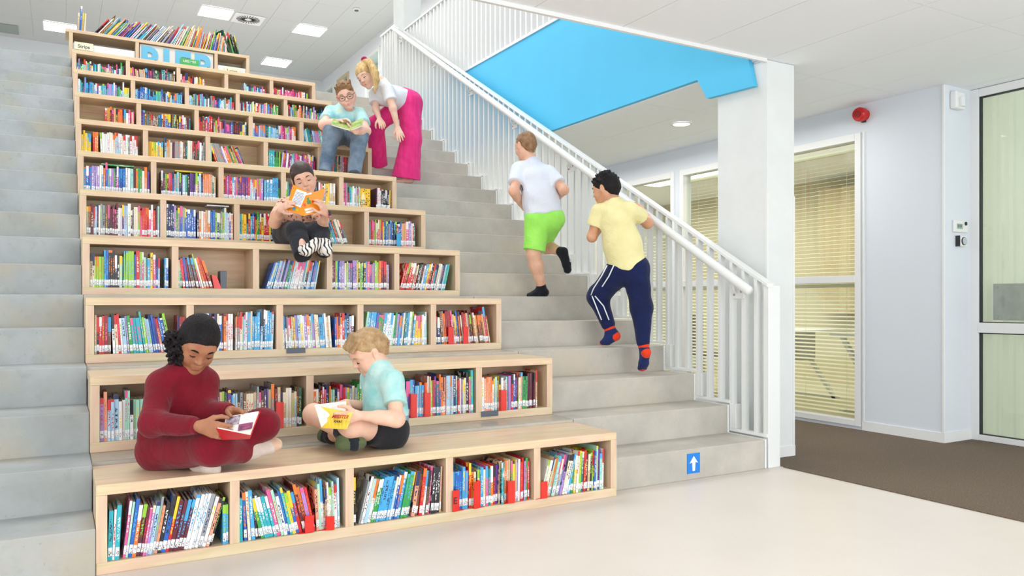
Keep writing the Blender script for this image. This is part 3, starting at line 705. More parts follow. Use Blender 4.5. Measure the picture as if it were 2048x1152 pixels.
S[7] = [[(.44, .97, 0, 0, .13, .17, 'warm')], [(0, .95, 0, 0, .14, .17, 'dark')], [(0, .3, 0, 0, .14, .2, 'red'), (.3, .98, 0, 0, .13, .165, 'mix')], [(0, .5, 0, 0, .14, .165, 'cool'), (.5, .95, 0, 0, .15, .17, 'pink')], [(0, .5, -12, -8, .15, .165, 'cool')]]
S[8] = [[(0, .98, 0, 0, .12, .17, 'cool')], [(0, .98, 0, 0, .12, .16, 'blue')], [(0, .98, 0, 0, .12, .165, 'cool')], [(0, .9, 0, 0, .12, .16, 'mix')], [(0, .98, 0, 0, .12, .17, 'mix')]]
S[9] = [[(0, .97, 0, 0, .1, .15, 'mix')], [(0, .35, -6, -4, .12, .14, 'warm'), (.35, .97, -4, 0, .13, .15, 'dark')], [(0, .58, 0, 0, .11, .14, 'warm')], [(.38, .95, 0, -3, .1, .13, 'cool')], [(0, .88, 0, 0, .11, .13, 'pink')]]
for k in range(10):
    for i in range(5): fill(k, i, S[k][i])
# special books
def flat_book(x, y, z, L_, wd, th, rz, ca, cb, text):
    cov = [(bxv(-L_/2, -wd/2, 0, L_/2, -wd/2+.0015, th), srgb(*C[ca]), srgb(*C[cb]), 'side', .3), (bxv(-L_/2, -wd/2, 0, L_/2, wd/2, .0015), srgb(*C[ca]), srgb(*C[cb]), 'side', .3), (bxv(-L_/2, -wd/2, th-.0015, L_/2, wd/2, th), srgb(*C[ca]), srgb(*C[cb]), 'side', .3)]
    o = bpy.data.objects.new('book', boxes_mesh(cov, 'cover', M_book)); COL.objects.link(o); o.location = (x, y, z); o.rotation_euler = (0, 0, rz)
    p = bpy.data.objects.new('page_block', boxes_mesh([(bxv(-L_/2+.003, -wd/2+.0016, .0015, L_/2-.003, wd/2-.003, th-.0015), srgb(238, 232, 216), srgb(206, 198, 180), 'page', .2)], 'page_block', M_book)); COL.objects.link(p); p.parent = o
    tag(o, text, 'book')
flat_book(.26, 5*D+.09, 5*H+.2520, .22, .13, .012, .03, 'green', 'white', 'green book lying flat on top of the leftmost books, sixth tier')
flat_book(.76, 5*D+.09, 5*H+.2470, .20, .13, .010, -.03, 'yellow', 'lime', 'yellow book lying flat on the books in second bay, sixth tier')
flat_book(.87, 4*D+.10, 4*H+.2820, .15, .12, .012, .0, 'white', 'grey', 'white book lying flat above second bay of fifth tier')
# face-out yellow book, tier six right bay
ob = empty('book', (2.17, 5*D+.03, 5*H+.047), 'yellow face-out book with dark dots standing in the sixth tier right bay', 'book')
MB().box(-.065, 0, 0, .065, .012, .175).build('cover', mat('yellow_cover', (246, 196, 36), .4), ob)
m = MB()
for k in range(34):
    px, pz = rng.uniform(-.058, .058), rng.uniform(.01, .168)
    if abs(px) < .028 and .03 < pz < .15: continue
    m.box(px-.004, -.001, pz-.0035, px+.004, 0, pz+.0035)
m.build('dots', M_dark, ob)
MB().prism([(-.022, .03), (.022, .03), (.018, .09), (.012, .12), (.0, .145), (-.012, .12), (-.018, .09)], 1, -.0015, 0).build('picture', mat('cream_print', (250, 232, 180), .5), ob)
def text_obj(body, name, size, M, m, parent, ext=.0006, font_w=1.0):
    cu = bpy.data.curves.new(name, 'FONT'); cu.body = body; cu.size = size; cu.extrude = ext; cu.align_x = 'CENTER'; cu.align_y = 'CENTER'; cu.offset = size*.012*font_w; cu.resolution_u = 3
    tmp = bpy.data.objects.new('tmp', cu); COL.objects.link(tmp); bpy.context.view_layer.update()
    dg = bpy.context.evaluated_depsgraph_get(); me = bpy.data.meshes.new_from_object(tmp.evaluated_get(dg)); bpy.data.objects.remove(tmp)
    me.materials.clear(); me.materials.append(m); me.name = name
    o = bpy.data.objects.new(name, me); COL.objects.link(o); o.parent = parent
    o.matrix_local = M; return o
RX90 = Matrix.Rotation(PI/2, 4, 'X')
text_obj('ALICE\nTHE\nUNIVERSE', 'title', .018, Matrix.Translation((0, -.002, .045)) @ RX90, M_dark, ob) if False else None
text_obj('ALEX\nAND THE\nUNIVERSE', 'title', .017, Matrix.Translation((0, -.002, .055)) @ RX90, M_dark, ob)
# acrylic shelf markers
def marker(tier, bay, fx, ht, m, label, letter=None, rz=.5, out=.03):
    x = bay*PITCH+BT+fx*(PITCH-BT); t = empty('shelf_marker', (x, tier*D-.004, tier*H+.046), label, 'shelf marker', rz=rz)
    MB().box(-.0015, 0, 0, .0015, .14, ht).build('upright', m, t); MB().box(-.036 if rz > 0 else 0, 0.0, 0, 0 if rz > 0 else .036, .003, ht*1).build('front_face', m, t)
    MB().box(-.03, 0, -.0004, .03, .13, .0012).build('foot', m, t)
    if letter: text_obj(letter, 'letter', .045, Matrix.Translation((-.022 if rz > 0 else .022, -.0006, ht*.5)) @ RX90, M_dark, t)
marker(0, 1, .60, .075, M_redac, 'red acrylic shelf marker low in second bay, bottom tier', rz=-.1)
marker(0, 1, .80, .06, M_redac, 'smaller red acrylic marker right of its neighbour, bottom tier', rz=-.35)
marker(0, 3, .06, .10, M_redac, 'red marker with letter E at left of fourth bay', 'E', rz=.15)
marker(0, 3, .31, .13, M_redac, 'tall red marker among blue books, fourth bay, bottom tier', rz=.2)
marker(0, 3, .66, .11, M_redac, 'red marker beside the turquoise face-out book, bottom tier', rz=-.1)
marker(0, 4, .0, .085, M_redac, 'red marker at left edge of rightmost bay, bottom tier', rz=-.1)
marker(1, 1, .66, .13, M_redac, 'wide red marker behind the girl in maroon, second tier', rz=-.05)
marker(1, 3, .10, .13, M_redac, 'red marker right of the sitting boy, second tier', rz=.0)
marker(1, 3, .28, .13, M_redac, 'second red marker right of sitting boy, second tier', rz=.0)
marker(1, 4, .27, .12, M_redac, 'red marker in rightmost bay of second tier', rz=-.05)
marker(2, 4, .26, .11, M_redac, 'red marker beside thick yellow book, third tier', rz=.1)
marker(2, 4, .5, .11, M_redac, 'red marker beside pink books, third tier right bay', rz=.1)
marker(4, 2, .62, .12, M_blueac, 'blue acrylic marker left of the reading girl, fifth tier', rz=.1)
marker(4, 4, .58, .10, M_blueac, 'blue acrylic marker in rightmost bay of fifth tier', rz=.1)
o = put_book(.03+3*PITCH+.6*(PITCH-BT), .004-.012, .0460, .006, .205, .15, .004, 'turquoise', 'white', .4, True, True, text='turquoise face-out book standing proud in fourth bay, bottom bookcase', rz=-.75, group=None)
o = put_book(2.0*PITCH*0+1.31*1+.0, 1*D+.01, H+.0460, .006, .2, .1, .004, 'white', 'pink', .7, False, True, text='white art book with angled cover near third divider, second bookcase', rz=-.6) if False else None
# bookends
def bookend(x, tier, label, kind=0):
    if kind == 0:
        t = empty('bookend', (x, tier*D-.006, tier*H+.047), label, 'bookend')
        MB().box(-.055, 0, -.028, .055, .003, .0).build('front_lip', M_grey, t); MB().box(-.055, 0, 0, .055, .12, .0015).build('foot', M_grey, t)
    else:
        t = empty('bookend', (x, tier*D+.05, tier*H+.0465), label, 'bookend')
        MB().box(-.02, 0, 0, .018, .10, .112).build('upright', M_grey, t, bevel=.002); MB().box(-.09, 0, 0, .03, .1, .0015).build('foot', M_grey, t)
        MB().prism([(-.075, .085), (-.045, .08), (-.015, .0), (-.06, .0)], 1, -.012, .05).build('stopper', M_redac, t)
bookend(1.085, 2, 'dark grey bookend clip on the front edge of third tier, middle bay')
bookend(2.035, 1, 'dark grey bookend clip on the front edge of second tier, rightmost bay')
bookend(.80, 3, 'grey and red bookend beside leaning books in fourth tier', 1)

# ================================================================ top cabinet
CB = empty('low_cabinet', (0, 6.33, 3.6), 'low birch cabinet with open bays on the upper landing, topped by books', 'cabinet')
cw = 1.855; ch = .372
MB().box(-.055, 0, ch-.035, cw, .34, ch).build('top_board', M_wood, CB, bevel=.002)
MB().box(-.02, 0, 0, cw-.0, .34, .03).build('bottom_board', M_wood, CB)
for x in (-.02, .625, 1.46, cw-.037): MB().box(x, .002, .03, x+.036, .32, ch-.035).build('upright', M_woodv, CB)
MB().box(-.02, .32, .03, cw, .335, ch-.035).build('back_panel', mat('cabinet_back', (226, 218, 208), .6), CB)
MB().box(.02, .02, .03, .62, .03, .235).build('front_panel', M_white, CB)
MB().box(1.5, .02, .03, cw-.04, .03, .215).build('front_panel', M_white, CB)
SG = empty('library_sign', (1.06, 6.345, 3.63), 'light blue letters BIEB standing in the middle bay of cabinet', 'sign')
MB().box(-.39, .012, 0, .39, .022, .30).build('panel', mat('sign_panel', (226, 220, 212), .6), SG)
MBl = mat('letter_blue', (104, 186, 222), .5)
for i, chh in enumerate('BIEB'):
    text_obj(chh, 'letter', .42, Matrix.Translation(((-.285, -.115, .055, .275)[i], .004, .105)) @ RX90 @ Matrix.Diagonal((.84, 1, 1, 1)), MBl, SG, .006, 3.0)
t = empty('notice_card', (1.19, 6.335, 3.78), 'small green card stuck on the letters of the sign', 'card')
MB().box(-.1, -.002, -.05, .1, 0, .05).build('card', mat('card_green', (72, 178, 92), .5), t)
text_obj('LEES MEE', 'writing', .035, Matrix.Translation((0, -.0025, .02)) @ RX90, M_white, t)
for (x, s, lb) in ((.12, 'Strips', 'cream card with writing at left end of the cabinet'), (1.66, 'Lezen', 'small white card with handwriting at right end of cabinet')):
    t = empty('label_card', (x, 6.338, 3.80 if x < 1 else 3.76), lb, 'card')
    MB().box(-.09, -.002, -.035, .09, 0, .045).build('card', mat('card_cream', (240, 236, 206), .6), t)
    text_obj(s, 'writing', .05, Matrix.Translation((0, -.0025, .0)) @ RX90, M_dark, t)
# picture books on the cabinet
x = .0; z = 3.6+ch+.0005
def topbook(x, a, th, ht, ca, dp=.22, rz=0): put_book(x, 6.34+rng.uniform(0, .02), z, th, ht, dp, math.radians(a), ca, str(rng.choice(['white', 'yellow', 'cream', 'red'])), float(rng.random()), False, False, rz=rz)
for th, ht, ca in ((.012, .19, 'tan'), (.016, .27, 'blue'), (.012, .2, 'mustard'), (.012, .2, 'cream')):
    x += th+.008; topbook(x+.05, 3, th, ht, ca)
x = .235
while x < 1.60:
    fr = (x-.235)/1.37
    a = 38-4*fr if fr < .45 else (36-40*(fr-.45)/.55 if fr < .8 else 18-14*(fr-.8)/.2)
    pal = 'mix' if fr < .28 or fr > .6 else ('muted' if fr > .34 else 'cool')
    th = rng.uniform(.005, .013); ht = rng.uniform(.19, .26)*(1.1 if rng.random() < .1 else 1)
    p = PAL[pal]; topbook(x, a, th, ht, p[rng.integers(len(p))], rz=rng.normal()*.04)
    x += th/math.cos(math.radians(a))+.0035
topbook(1.60, -14, .012, .2, 'tan'); topbook(1.63, -20, .02, .27, 'dark green', rz=.3); topbook(1.67, -16, .014, .24, 'green'); topbook(1.70, -16, .012, .23, 'black'); topbook(1.73, -14, .012, .22, 'dark green')
so = bpy.data.objects.new('book_collection', boxes_mesh(STUFF, 'book_collection', M_book)); COL.objects.link(so)
tag(so, 'hundreds of colourful library books filling the upper bookcases and cabinet top', 'books', kind='stuff')
print('single books', NB[0], 'stuff boxes', len(STUFF))
# ================================================================ implicit surfaces for people
def nrm(v): v = np.array(v, float); return v/(np.linalg.norm(v)+1e-12)
def P(u, v, d):
    """point seen at picture position (u, v) at distance d along the view axis"""
    return CAM+(FW+RT*(u-1024)/FPX+UPV*(HOR-v)/FPX)*d
def Dv(r, u, t): return RT*r+UPV*u-FW*t          # right / up / towards the viewer
class Shape:
    def __init__(s): s.p = []
    def cone(s, a, b, ra, rb=None, k=.02, op=1, fa=False, fb=False, sq=None):
        s.p.append(('c', np.array(a, float), np.array(b, float), ra, ra if rb is None else rb, k, op, fa, fb, sq)); return s
    def chain(s, pts, rs, k=.02, op=1):
        for i in range(len(pts)-1): s.cone(pts[i], pts[i+1], rs[i], rs[i+1], k, op)
        return s
    def ell(s, c, R, r, k=.02, op=1):
        s.p.append(('e', np.array(c, float), np.array(R, float), np.array(r, float), k, op)); return s
    def ball(s, c, r, k=.02, op=1): return s.cone(c, c, r, r, k, op)
    def half(s, c, n, rad, k=.0):      # cut away everything beyond the plane (c, n) inside a ball of size rad around c
        s.p.append(('h', np.array(c, float), nrm(n), rad, k)); return s
    def mesh(s, name, mats, h=.005, wr=0.0, wf=30.0, region=None, noise=None, seed=0):
        lo = np.full(3, 1e9); hi = -lo
        for q in s.p:
            if q[0] == 'h' or q[6 if q[0] == 'c' else 5] < 0: continue
            if q[0] == 'c':
                r = max(q[3], q[4]); lo = np.minimum(lo, np.minimum(q[1], q[2])-r); hi = np.maximum(hi, np.maximum(q[1], q[2])+r)
            else: r = q[3].max(); lo = np.minimum(lo, q[1]-r); hi = np.maximum(hi, q[1]+r)
        lo -= 4*h+wr*3; hi += 4*h+wr*3; n = np.ceil((hi-lo)/h).astype(int)+1
        F = np.full(n, .06, np.float32); ax = [(lo[i]+np.arange(n[i])*h).astype(np.float32) for i in range(3)]
        for q in s.p:
            if q[0] == 'h': bl, bh = q[1]-q[3], q[1]+q[3]; m = 0
            elif q[0] == 'c': r = max(q[3], q[4]); bl, bh = np.minimum(q[1], q[2])-r, np.maximum(q[1], q[2])+r; m = q[5]+3*h
            else: bl, bh = q[1]-q[3].max(), q[1]+q[3].max(); m = q[4]+3*h
            i0 = np.clip(np.floor((bl-m-lo)/h).astype(int), 0, n-1); i1 = np.clip(np.ceil((bh+m-lo)/h).astype(int)+1, 1, n)
            if np.any(i1 <= i0): continue
            sl = tuple(slice(i0[i], i1[i]) for i in range(3))
            X = ax[0][sl[0]][:, None, None]; Y = ax[1][sl[1]][None, :, None]; Z = ax[2][sl[2]][None, None, :]
            cur = F[sl]
            if q[0] == 'h':
                d = (X-q[1][0])*q[2][0]+(Y-q[1][1])*q[2][1]+(Z-q[1][2])*q[2][2]
                rr = np.sqrt((X-q[1][0])**2+(Y-q[1][1])**2+(Z-q[1][2])**2) < q[3]
                F[sl] = np.where(rr, np.maximum(cur, d), cur); continue
            if q[0] == 'c':
                _, a, b, ra, rb, k, op, fa, fb, sq = q; ba = b-a; L2 = float(ba @ ba)
                px, py, pz = X-a[0], Y-a[1], Z-a[2]
                if L2 < 1e-10: d = np.sqrt(px*px+py*py+pz*pz)-ra
                else:
                    tr = (px*ba[0]+py*ba[1]+pz*ba[2])/L2; t = np.clip(tr, 0, 1)
                    d = np.sqrt((px-t*ba[0])**2+(py-t*ba[1])**2+(pz-t*ba[2])**2)-(ra+t*(rb-ra)); L = math.sqrt(L2)
                    if fb: d = np.maximum(d, (tr-1)*L)
                    if fa: d = np.maximum(d, -tr*L)
            else:
                _, c, R, r, k, op = q; px, py, pz = X-c[0], Y-c[1], Z-c[2]
                e = [(px*R[0][i]+py*R[1][i]+pz*R[2][i]) for i in range(3)]
                k0 = np.sqrt((e[0]/r[0])**2+(e[1]/r[1])**2+(e[2]/r[2])**2)+1e-9
                k1 = np.sqrt((e[0]/r[0]**2)**2+(e[1]/r[1]**2)**2+(e[2]/r[2]**2)**2)+1e-9; d = k0*(k0-1)/k1
            if op > 0:
                hh = np.maximum(k-np.abs(cur-d), 0)/k if k > 0 else 0
                F[sl] = np.minimum(cur, d)-(hh*hh*k*.25 if k > 0 else 0)
            else:
                d = -d; hh = np.maximum(k-np.abs(cur-d), 0)/k if k > 0 else 0
                F[sl] = np.maximum(cur, d)+(hh*hh*k*.25 if k > 0 else 0)
        if wr > 0:
            X, Y, Z = ax[0][:, None, None], ax[1][None, :, None], ax[2][None, None, :]
            w = wf; ph = seed*1.7      # rounded ridges with sharper valleys, like folded cloth
            q1 = 1-2*np.abs(np.sin(.5*(X*w+1.6*np.sin(Z*w*.5+ph)+Y*w*.5+Z*w*.35))); q2 = np.sin(Z*w*.55+1.4*np.sin(X*w*.45+Y*w*.4)+ph)
            F += (wr*(.45*(q1*.5+np.sin(X*w*.8+Z*w*.3+2*q2))*(.6+.4*q2)+.45*np.sin((X-Y)*w*.8+Z*w*1.1+2*np.sin(Z*w*.4+ph)))).astype(np.float32)
        if noise is not None:
            F += noise(ax[0][:, None, None], ax[1][None, :, None], ax[2][None, None, :]).astype(np.float32)
        F[0] = F[-1] = .05; F[:, 0] = F[:, -1] = .05; F[:, :, 0] = F[:, :, -1] = .05
        S_ = F < 0
        cs = np.zeros(n-1, np.int8)
        for i in (0, 1):
            for j in (0, 1):
                for k_ in (0, 1): cs += S_[i:n[0]-1+i, j:n[1]-1+j, k_:n[2]-1+k_]
        mask = (cs > 0) & (cs < 8); ii = np.argwhere(mask); idx = np.full(n-1, -1, np.int32); idx[mask] = np.arange(len(ii))
        pos = np.zeros((len(ii), 3)); cnt = np.zeros(len(ii))
        cr = [(i, j, k_) for i in (0, 1) for j in (0, 1) for k_ in (0, 1)]
        for a in cr:
            for ax_ in range(3):
                if a[ax_]: continue
                b = list(a); b[ax_] = 1
                f1 = F[ii[:, 0]+a[0], ii[:, 1]+a[1], ii[:, 2]+a[2]]; f2 = F[ii[:, 0]+b[0], ii[:, 1]+b[1], ii[:, 2]+b[2]]
                c_ = (f1 < 0) != (f2 < 0); t = np.where(c_, f1/(f1-f2+1e-12), 0)
                for q_ in range(3): pos[:, q_] += np.where(c_, a[q_]+(t if q_ == ax_ else 0), 0)
                cnt += c_
        V = lo+(ii+pos/cnt[:, None])*h; faces = []
        for ax_ in range(3):
            o1, o2 = (ax_+1) % 3, (ax_+2) % 3
            A = S_[tuple(slice(0, -1) if q_ == ax_ else slice(1, -1) for q_ in range(3))]
            B = S_[tuple(slice(1, None) if q_ == ax_ else slice(1, -1) for q_ in range(3))]
            for inside, flip in (((A & ~B), False), ((~A & B), True)):
                e = np.argwhere(inside); e[:, o1] += 1; e[:, o2] += 1
                def cell(d1, d2):
                    c_ = e.copy(); c_[:, o1] += d1; c_[:, o2] += d2; return idx[c_[:, 0], c_[:, 1], c_[:, 2]]
                q4 = np.stack([cell(-1, -1), cell(0, -1), cell(0, 0), cell(-1, 0)], 1)
                faces.append(q4[:, ::-1] if flip else q4)
        Fc = np.concatenate(faces); Fc = Fc[(Fc >= 0).all(1)]
        me = bpy.data.meshes.new(name); me.vertices.add(len(V)); me.vertices.foreach_set('co', V.astype(np.float32).ravel())
        me.loops.add(len(Fc)*4); me.loops.foreach_set('vertex_index', Fc.astype(np.int32).ravel())
        me.polygons.add(len(Fc)); me.polygons.foreach_set('loop_start', np.arange(0, len(Fc)*4, 4, dtype=np.int32))
        me.polygons.foreach_set('use_smooth', np.ones(len(Fc), bool))
        for m in (mats if isinstance(mats, (list, tuple)) else [mats]): me.materials.append(m)
        if region is not None: me.polygons.foreach_set('material_index', region(V[Fc].mean(1)).astype(np.int32))
        me.update(calc_edges=True); return me
    def build(s, name, mats, parent, **kw):
        me = s.mesh(name, mats, **kw)
        o = bpy.data.objects.new(name, me); COL.objects.link(o)
        if parent: o.parent = parent; o.location = -np.array(parent.location)
        return o
def cloth(name, rgb, rgb2=None, noise=0, nscale=12, **kw):
    new = name not in MATS
    m = mat(name, rgb, .85, .2, noise=noise, nscale=nscale, rgb2=rgb2, bump=kw.get('bump', .25), bscale=kw.get('bscale', 260), sheen=.12, stretch=kw.get('stretch'))
    if new:     # soft folds on top of the weave
        N = m.node_tree.nodes; L = m.node_tree.links; b = N['Principled BSDF']
        tc = N.new('ShaderNodeTexCoord'); n = N.new('ShaderNodeTexNoise'); n.inputs['Scale'].default_value = kw.get('fold', 9); n.inputs['Detail'].default_value = 2.5; n.inputs['Distortion'].default_value = 1.4
        L.new(tc.outputs['Object'], n.inputs['Vector']); bp = N.new('ShaderNodeBump'); bp.inputs['Strength'].default_value = .42; bp.inputs['Distance'].default_value = .022
        L.new(n.outputs['Fac'], bp.inputs['Height']); src = b.inputs['Normal'].links
        if src: L.new(src[0].from_socket, bp.inputs['Normal'])
        L.new(bp.outputs[0], b.inputs['Normal'])
    return m
def frame(f, u):
    f = nrm(f); u = np.array(u, float); u = nrm(u-f*(u @ f)); r = np.cross(f, u); return f, u, r     # r: person's right-hand side
def skin(name, rgb, red):
    m = mat(name, rgb, .5, .35, noise=.5, nscale=14, rgb2=red, bump=.04, bscale=300, sss=.08); return m
M_eyew = mat('eye_white', (240, 238, 236), .2); M_iris = mat('iris', (58, 44, 36), .15); M_lash = mat('lash', (40, 30, 28), .6)
# ---- head: adds the skull, face, ears and neck to body shape B; returns the local frame
def head(B, c, f, u, s=1.0, neck=None, neck_r=.043):
    f, u, r = frame(f, u); R = np.stack([r, f, u], 1)
    W = lambda x, y, z: c+(r*x+f*y+u*z)*s
    if neck is not None: B.cone(neck, W(0, -.022, -.055), neck_r*1.08, neck_r*.95, k=.035)
    B.ell(W(0, -.014, .026), R, np.array([.071, .088, .080])*s, k=.02)
    B.ell(W(0, .020, -.022), R, np.array([.060, .064, .074])*s, k=.03)
    for e in (-1, 1):
        B.cone(W(e*.048, -.004, -.045), W(e*.012, .052, -.086), .018*s, .016*s, k=.03)
        B.ball(W(e*.033, .050, -.036), .023*s, k=.025)
        B.cone(W(e*.012, .072, .017), W(e*.044, .058, .020), .010*s, .009*s, k=.014)       # brow ridge
    B.ball(W(0, .060, -.088), .016*s, k=.022)
    B.cone(W(0, .022, .045), W(0, .034, .022), .040*s, .040*s, k=.03)
    for e in (-1, 1): B.ball(W(e*.030, .094, .001), .014*s, k=.014, op=-1)
    B.cone(W(0, .074, .006), W(0, .093, -.024), .0075*s, .0095*s, k=.012)
    for e in (-1, 1):
        B.ball(W(e*.0095, .085, -.027), .0072*s, k=.006)
        B.ball(W(e*.030, .0635, -.001), .0145*s, k=.006)                                    # lids
    B.cone(W(-.014, .078, -.052), W(.014, .078, -.052), .0075*s, .0075*s, k=.010)
    B.cone(W(-.010, .077, -.063), W(.010, .077, -.063), .0080*s, .0080*s, k=.010)
    B.cone(W(-.020, .0875, -.0575), W(.020, .0875, -.0575), .0022*s, .0022*s, k=.004, op=-1)
    for e in (-1, 1):
        ef, eu = nrm(f*.35-r*e*1.0), nrm(u-f*.15); er = np.cross(ef, eu)
        B.ell(W(e*.074, -.006, -.006), np.stack([er, ef, eu], 1), np.array([.016, .008, .029])*s, k=.008)
        B.ell(W(e*.084, -.002, -.004), np.stack([er, ef, eu], 1), np.array([.009, .006, .017])*s, k=.006, op=-1)
    return W, (f, u, r), s
def face_parts(root, W, fr, s, brow, lip, iris=(70, 50, 40), down=True, lashes=True):
    f, u, r = fr; off = -np.array(root.location)
    def put(mb, nm, m, sm=True):
        o = mb.build(nm, m, root, smooth=sm); o.location = off; return o
    for e in (-1, 1):
        # sliver of the open eye below the lid, lash line, brow
        eb = MB(); c0 = W(e*.030, .0655, -.0045)
        pts = [c0+(r*x*1+f*(math.sqrt(max(0, 1-(x/.0145)**2))*.0130+.0002)+u*z)*s for x, z in ((-.011, 0), (-.006, -.0016), (0, -.0022), (.006, -.0016), (.011, 0))]
        ey = put(eb.tube(pts, [.0008*s, .0026*s, .0032*s, .0026*s, .0008*s], 8, flat=.8), 'eye', M_eyew)
        pi = c0+(f*.0145+u*-.0020)*s
        put(MB().tube([pi-r*.0026*s, pi, pi+r*.0026*s], [.0022*s, .0036*s, .0022*s], 8), 'iris', M_iris)
        pts = [c0+(r*x+f*(math.sqrt(max(0, 1-(x/.0165)**2))*.0145+.0004)+u*z)*s for x, z in ((-.0135, .0012), (-.008, -.0002), (0, .0006), (.008, -.0002), (.0135, .0012))]
        put(MB().tube(pts, [.0010*s, .0021*s, .0026*s, .0021*s, .0010*s], 6), 'eyelashes', M_lash)
        pts = [W(e*x, y, z) for x, y, z in ((.013, .0835, .018), (.024, .0835, .0245), (.036, .0780, .0250), (.047, .067, .0185))]
        put(MB().tube(pts, [.0018*s, .0036*s, .0034*s, .0012*s], 6, flat=1), 'eyebrow', brow)
    pts = [W(x, y, z) for x, y, z in ((-.0235, .0735, -.0572), (-.011, .0828, -.0548), (0, .0848, -.0556), (.011, .0828, -.0548), (.0235, .0735, -.0572))]
    l = put(MB().tube(pts, [.0008*s, .0028*s, .0030*s, .0028*s, .0008*s], 8, flat=.8), 'lips', lip)
    pts = [W(x, y, z) for x, y, z in ((-.0195, .0750, -.0595), (-.009, .0828, -.0618), (0, .0846, -.0624), (.009, .0828, -.0618), (.0195, .0750, -.0595))]
    put(MB().tube(pts, [.0008*s, .0030*s, .0034*s, .0030*s, .0008*s], 8, flat=.8), 'lips', lip)
# ---- hand: fingers as separate bent chains rooted in the palm
def hand(B, wrist, fd, pn, thumb, curl=(.5, .5, .5, .5), s=.85, spread=.05, tc=.3, kn=.3):
    """fd finger direction, pn palm normal (out of the palm), thumb: +1/-1 side = sign of cross(fd, pn)"""
    fd = nrm(fd); pn = np.array(pn, float); pn = nrm(pn-fd*(pn @ fd)); lat = np.cross(fd, pn)*thumb
    w = np.array(wrist, float)
    for i, o in enumerate((.026, .009, -.009, -.025)):
        kx = w+(fd*(.070, .074, .070, .062)[i]+lat*o)*s
        B.cone(w+(fd*.012+lat*o*.45)*s, kx, .0145*s, .0105*s, k=.012)
    B.cone(w+(fd*.03+pn*.004)*s, w+(fd*.055+pn*.004)*s, .016*s, .014*s, k=.015)
    for i, o in enumerate((.026, .009, -.009, -.025)):
        kx = w+(fd*(.070, .074, .070, .062)[i]+lat*o)*s
        L = (.058, .066, .061, .046)[i]; a = curl[i]*kn*2; p = kx; d0 = nrm(fd+lat*(o*spread*40))
        ang = 0
        for j, (fr_, da) in enumerate(((.45, a), (.31, a*1.25+curl[i]*.5), (.24, a*.9+curl[i]*.3))):
            ang += da; dd = d0*math.cos(ang)+pn*math.sin(ang); q = p+dd*L*fr_*s
            B.cone(p, q, (.0092, .0084, .0076)[j]*s, (.0084, .0076, .0066)[j]*s, k=.0025); p = q
    t0 = w+(fd*.022+lat*.020+pn*.004)*s; d1 = nrm(fd*.62+lat*.75+pn*.35); t1 = t0+d1*.034*s
    d2 = nrm(fd*(.85-tc*.3)+lat*.35+pn*(.2+tc)); t2 = t1+d2*.030*s; d3 = nrm(fd*(.9-tc*.2)+lat*.05+pn*(.3+tc)); t3 = t2+d3*.024*s
    B.cone(t0, t1, .0145*s, .0115*s, k=.012); B.cone(t1, t2, .0105*s, .0095*s, k=.003); B.cone(t2, t3, .0095*s, .0072*s, k=.003)
def foot(B, ankle, heel, toe, s=1.0, k=.02, grow=0.0):
    a, h_, t = (np.array(q, float) for q in (ankle, heel, toe)); g = grow
    B.cone(a, h_+(a-h_)*.25, .033*s+g, .031*s+g, k=k); m = h_+(t-h_)*.62; m2 = a*.35+t*.65
    B.cone(h_, m, .029*s+g, .030*s+g, k=k); B.cone(a, m, .031*s+g, .028*s+g, k=k)
    l = np.cross(nrm(t-h_), nrm(a-h_)); l = nrm(l)
    for e in (-1, 0, 1): B.cone(m+l*e*.012*s, t+l*e*.018*s-(t-h_)*.06*abs(e), .024*s+g, .017*s+g, k=.014)
def mirror(v): return v

def hair_noise(c, amp, f1):
    def n(X, Y, Z): return amp*(np.sin(X*f1+2*np.sin(Z*f1*.45))*np.sin(Y*f1*1.1+2*np.sin(X*f1*.5))*np.sin(Z*f1*.9+1.5*np.sin(Y*f1*.4)))
    return n
M_hair_blonde = mat('hair_blond', (226, 196, 138), .5, .4, noise=1, nscale=22, rgb2=(176, 138, 82), bump=.5, bscale=70, stretch=(3, 3, .6))
M_hair_sand = mat('hair_sandy', (200, 168, 124), .55, .4, noise=1, nscale=26, rgb2=(150, 114, 76), bump=.5, bscale=90)
M_hair_lbrown = mat('hair_light_brown', (164, 126, 88), .55, .4, noise=1, nscale=26, rgb2=(112, 80, 52), bump=.5, bscale=90)
M_hair_black = mat('hair_black', (30, 24, 27), .6, .25, noise=1, nscale=20, rgb2=(14, 11, 13), bump=.9, bscale=150, stretch=(1, 1, .25))
M_hair_dark = mat('hair_dark_brown', (70, 48, 38), .45, .5, noise=1, nscale=20, rgb2=(40, 26, 22), bump=.5, bscale=60)
def person(loc, label): return empty('person', tuple(loc), label, 'person')
